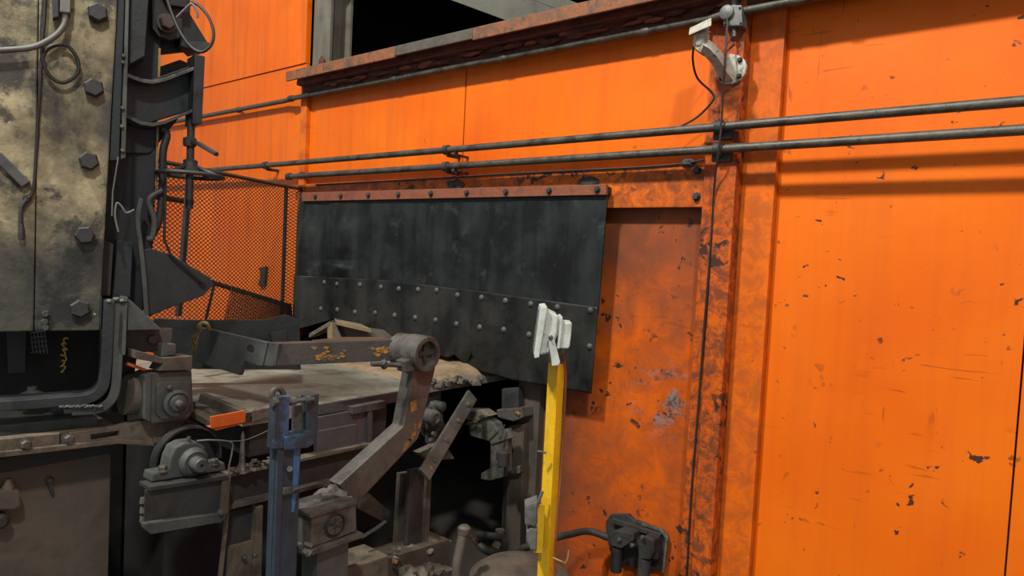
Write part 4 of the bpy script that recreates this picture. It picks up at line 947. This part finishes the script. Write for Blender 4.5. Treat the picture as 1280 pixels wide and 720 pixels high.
# ------------------------------------------------------------------ dark chute and bronze rope behind the link arm
ch_ = thing('chute_plate', 'dark grey sheet metal chute side behind the bent link plate', 'chute', at(290, 440, 3.9))
CHP = PV(at(290, 420, 3.75), 30)
plate('side_sheet', [(192, 398), (240, 400), (330, 400), (357, 393), (374, 400), (376, 440), (376, 462), (290, 462), (192, 460)], CHP, .02, 'press_dark', ch_, .002)
plate('bracket', [(338, 415), (358, 412), (358, 428), (340, 430)], CHP, .08, 'dark_steel', ch_, .003, front=.04)
plate('inner_sheet', [(186, 400), (250, 408), (242, 452), (186, 440)], PV(at(215, 420, 3.66), 30), .02, 'press_black', ch_, .002)
br = thing('wire_rope', 'frayed bronze-coloured wire rope end beside the bent link plate', 'rope', at(243, 450, 3.4))
tube('strand', [at(262, 413, 3.44), at(258, 404, 3.42), at(250, 406, 3.42), at(247, 420, 3.42), at(244, 432, 3.42), at(241, 442, 3.42)], .010, 'bronze_wire', br, 8, curve=5)
tube('strand', [at(250, 405, 3.41), at(248, 416, 3.41), at(241, 424, 3.41), at(245, 434, 3.41), at(240, 446, 3.41)], .007, 'bronze_wire', br, 6, curve=5)

# ------------------------------------------------------------------ blue post
bp = thing('blue_post', 'dirty blue steel post with forked head and shackle', 'post', onX(357, 720, -2.45))
bp.location.z = 0
QX = -2.46
def vbox(nm, pa, pb, x0, x1, z0, z1, mat, par, bev=.003):     # y-range from two pixels at plane x1
    ya, yb = onX(*pa, x1).y, onX(*pb, x1).y
    return box(nm, x0, x1, min(ya, yb), max(ya, yb), z0, z1, mat, par, bev)
z545 = onX(375, 550, QX).z
ya, yb = onX(344, 600, QX).y, onX(375, 600, QX).y
box('post', QX-.05, QX, ya, yb, 0, onX(360, 553, QX).z, 'blue_paint', bp, .004)
box('post_lip', QX-.01, QX+.012, ya, ya+.03, 0, onX(350, 500, QX).z, 'blue_paint', bp, .003)
plate('bright_stripe', [(367, 560), (375, 559), (372, 610), (367, 640), (364, 640)], PX(QX), .004, 'bright_blue', bp, 0, front=.002)
plate('fork_tine', [(346, 497), (362, 495), (361, 560), (341, 562)], PX(QX+.02), .05, 'blue_paint', bp, .004)
plate('fork_tine', [(386, 495), (399, 492), (397, 548), (392, 556), (384, 556)], PX(QX+.0), .06, 'blue_paint', bp, .004)
plate('fork_base', [(356, 546), (394, 540), (393, 555), (385, 560), (356, 563)], PX(QX+.03), .08, 'blue_paint', bp, .005)
plate('slide_bar', [(368, 507), (378, 506), (377, 545), (367, 546)], PX(QX-.02), .02, 'machine_grey', bp, .003)
cyl('axle', onX(341, 504, QX+.01), onX(392, 499, QX+.01), .010, 'machine_grey', bp, 12)
for px, py in ((343, 503), (366, 502), (384, 500)): lathe('axle_nut', onX(px-3, py, QX+.01), (0, 1, 0), [(.018, 0), (.018, .022)], 'machine_grey', bp, 8)
sh = [(341, 503), (340, 494), (342, 488), (347, 485.5), (352, 488), (354.5, 494), (354, 503)]
tube('shackle', [onX(a, b, QX-.02) for a, b in sh], .012, 'brown_steel', bp, 8, curve=4)
cyl('clamp_bolt', onX(362, 586, QX+.0), onX(362, 586, QX+.03), .013, 'machine_grey', bp, 6)
plate('clamp_band', [(355, 610), (376, 608), (375, 616), (354, 619)], PX(QX+.02), .08, 'machine_grey', bp, .004)
tube('clamp_handle', [onX(366, 612, QX+.03), onX(385, 607, QX+.03), onX(398, 604, QX+.02), onX(408, 608, QX)], .009, 'machine_grey', bp, 8, curve=5)

# ------------------------------------------------------------------ yellow post with floodlight
T_ = 3.05
base = at(698, 455, T_)
yp = thing('yellow_post', 'bright yellow angle-iron post standing in front of the orange wall', 'post', (base.x, base.y, 0))
fh, rh = _f0, _r0
ztop = base.z
def vstrip(nm, p, d, w, th, z0, z1, mat, par):
    d = Vector(d).normalized(); n = Vector((0, 0, 1)).cross(d)
    q = [p, p+d*w, p+d*w+n*th, p+n*th]; q = [Vector((v.x, v.y, z0)) for v in q]
    return prism(nm, q, (0, 0, z1-z0), mat, par, .0015)
vstrip('left_flange', base, -rh*.75+fh*.66, 0.058, -.006, 0, ztop, 'yellow_paint', yp)
vstrip('right_flange', base, rh*.6+fh*.8, .055, .006, 0, ztop-.002, 'yellow_paint', yp)
zl = at(675, 632, T_).z; zl0 = at(672, 694, T_).z
vstrip('splice_plate', base-rh*.028-fh*.01, -rh, .042, .006, zl0, zl, 'yellow_paint', yp)
tube('rope_hook', [at(691, 697, T_), at(700, 701, T_-.02), at(707, 704, T_-.05), at(710, 697, T_-.05), at(711, 688, T_-.05)], .004, 'bronze_wire', yp, 6)
cyl('nut_stub', at(672, 564, T_), at(683, 566, T_), .006, 'worn_edge', yp, 8)
fl_ = thing('flood_lamp', 'off-white floodlight on a tilted yoke at the top of the yellow post', 'floodlight', at(694, 455, T_))
FPn = Plane(at(690, 420, T_-.10), -fh)
def cplate(nm, pix, depth, mat, off=0.0, bev=.004): return plate(nm, pix, FPn, depth, mat, fl_, bev, front=-off)
cplate('bezel', [(676, 384), (684, 383), (684, 388), (674, 447), (668, 448), (668, 443)], .22, 'lamp_white', 0, .004)
cplate('housing', [(684, 388), (698, 395), (696, 418), (687, 441), (675, 444)], .18, 'lamp_white', .02, .006)
for k in range(5): cplate('cooling_fin', [(683, 391), (699, 398), (697, 420), (688, 442), (676, 445)], .008, 'lamp_white', .03+k*.036, .001)
cplate('lamp_glass', [(674.6, 388), (676, 388), (668.6, 443), (667.4, 443)], .18, 'lamp_glass', .02, 0)
cplate('yoke', [(685, 420), (688, 417), (692, 420), (700, 452), (698, 456), (690, 457)], .012, 'lamp_white', -.012, .002)
cplate('yoke', [(685, 420), (688, 417), (692, 420), (700, 452), (698, 456), (690, 457)], .012, 'lamp_white', .205, .002)
cplate('yoke_base', [(690, 453), (700, 452), (700, 457), (690, 458)], .21, 'lamp_white', .0, .002)
lathe('yoke_bolt', FPn(688, 421)+fh*-.012, -fh, [(.011, 0), (.011, .006), (.006, .012)], 'worn_edge', fl_, 10)
dbx = thing('driver_box', 'small off-white ballast box mounted behind the floodlight', 'box', at(706, 438, T_))
plate('body', [(703, 404), (716, 404.5), (715, 420), (713, 435), (711, 437.5), (700, 437)], FPn, .13, 'lamp_white', dbx, .006, front=-.04)
plate('lid', [(699, 401), (701, 397), (704, 397), (704, 403), (700, 437), (697, 437)], FPn, .15, 'lamp_white', dbx, .002, front=-.03)
plate('bridge', [(694, 403), (700, 402), (700, 407), (694, 408)], FPn, .06, 'lamp_white', dbx, .002, front=-.07)
lathe('gland', FPn(705, 437)+fh*.09, (0, 0, -1), [(.011, 0), (.013, .012), (.008, .028)], 'box_grey', dbx, 10)
tag(tube('lamp_cord', [FPn(705, 444)+fh*.09, at(707, 470, T_+.03), at(704, 540, T_+.05), at(699, 620, T_+.05), at(694, 690, T_+.05), at(695, 740, T_+.05)], .0055, 'cord_red', None, 6, curve=5), 'reddish cord running down the back of the yellow post', 'cord')
for nm, p, lab in (('switch_box', [(656, 633), (672, 627), (672, 655), (668, 659), (656, 656)], 'upper grey metal switch box on the yellow post'), ('socket_box', [(658, 664), (664, 660), (672, 662), (671, 690), (663, 688), (658, 676)], 'lower rounded grey socket box on the yellow post')):
    t = thing(nm, lab, 'electrical box', at(665, 690 if 'sock' in nm else 658, T_))
    bpn = Plane(at(665, 650, T_-.03), -fh)
    plate('body', p, bpn, .09, 'box_grey', t, .005)
    cx_ = sum(a for a, b in p)/len(p); cy_ = sum(b for a, b in p)/len(p)
    plate('cover', [(cx_+(a-cx_)*.75, cy_+(b-cy_)*.8) for a, b in p], bpn, .006, 'box_grey', t, .001, front=.004)
tag(tube('box_conduit', [at(672, 631, T_), at(675, 622, T_), at(678, 614, T_)], .008, 'box_grey', None, 8), 'short grey conduit rising from the switch box', 'conduit')

# ------------------------------------------------------------------ plug plate on the wall and its cables
pg = thing('plug_panel', 'sooty black plug panel with two heavy connectors on the orange wall', 'socket panel', onY(797, 715, .0))
plate('back_plate', [(757, 652), (763, 643), (785, 643), (791, 650), (806, 655), (825, 662), (834, 672), (829, 716), (822, 712), (796, 712), (765, 700), (758, 670)], PY(.02), .03, 'plug_grey', pg, .006)
plate('worn_rim', [(802, 653.5), (826, 661), (835, 672), (830, 716), (827, 716), (832, 673), (824, 664), (802, 657)], PY(.012), .012, 'slag', pg, .002)
plate('connector', [(759, 668), (772, 663), (791, 667), (792, 676), (776, 686), (762, 682)], PY(-.09), .11, 'plug_grey', pg, .008)
plate('connector', [(797, 675), (806, 670), (817, 676), (817, 690), (812, 700), (798, 699)], PY(-.08), .10, 'plug_grey', pg, .008)
plate('bridge', [(778, 676), (797, 672), (800, 682), (782, 688)], PY(-.05), .07, 'plug_grey', pg, .006)
plate('side_latch', [(814, 682), (823, 684), (822, 700), (814, 698)], PY(-.03), .05, 'plug_grey', pg, .005)
plate('top_bar', [(764, 648), (826, 668), (824, 673), (764, 654)], PY(-.01), .03, 'plug_grey', pg, .004)
cyl('plug', onY(771, 684, -.06), onY(770, 714, -.06), .034, 'cable_black', pg, 14)
cyl('plug', onY(806, 698, -.05), onY(803, 735, -.05), .036, 'plug_grey', pg, 14)
for px, py in ((775, 674), (791, 681), (804, 671)): nut('bolt', onY(px, py, -.09), (0, -1, 0), .012, .015, 'machine_grey', pg, False)
tag(tube('heavy_cable', [onY(760, 672, -.05), onY(745, 666, -.09), onY(731, 664, -.15), onY(712, 668, -.3), onY(694, 672, -.45), onY(672, 680, -.5), onY(655, 685, -.5), onY(630, 695, -.44), onY(600, 713, -.42), onY(575, 740, -.42)], .021, 'plug_grey', None, 10, curve=6), 'thick dusty cable running from the plug panel behind the yellow post', 'cable')
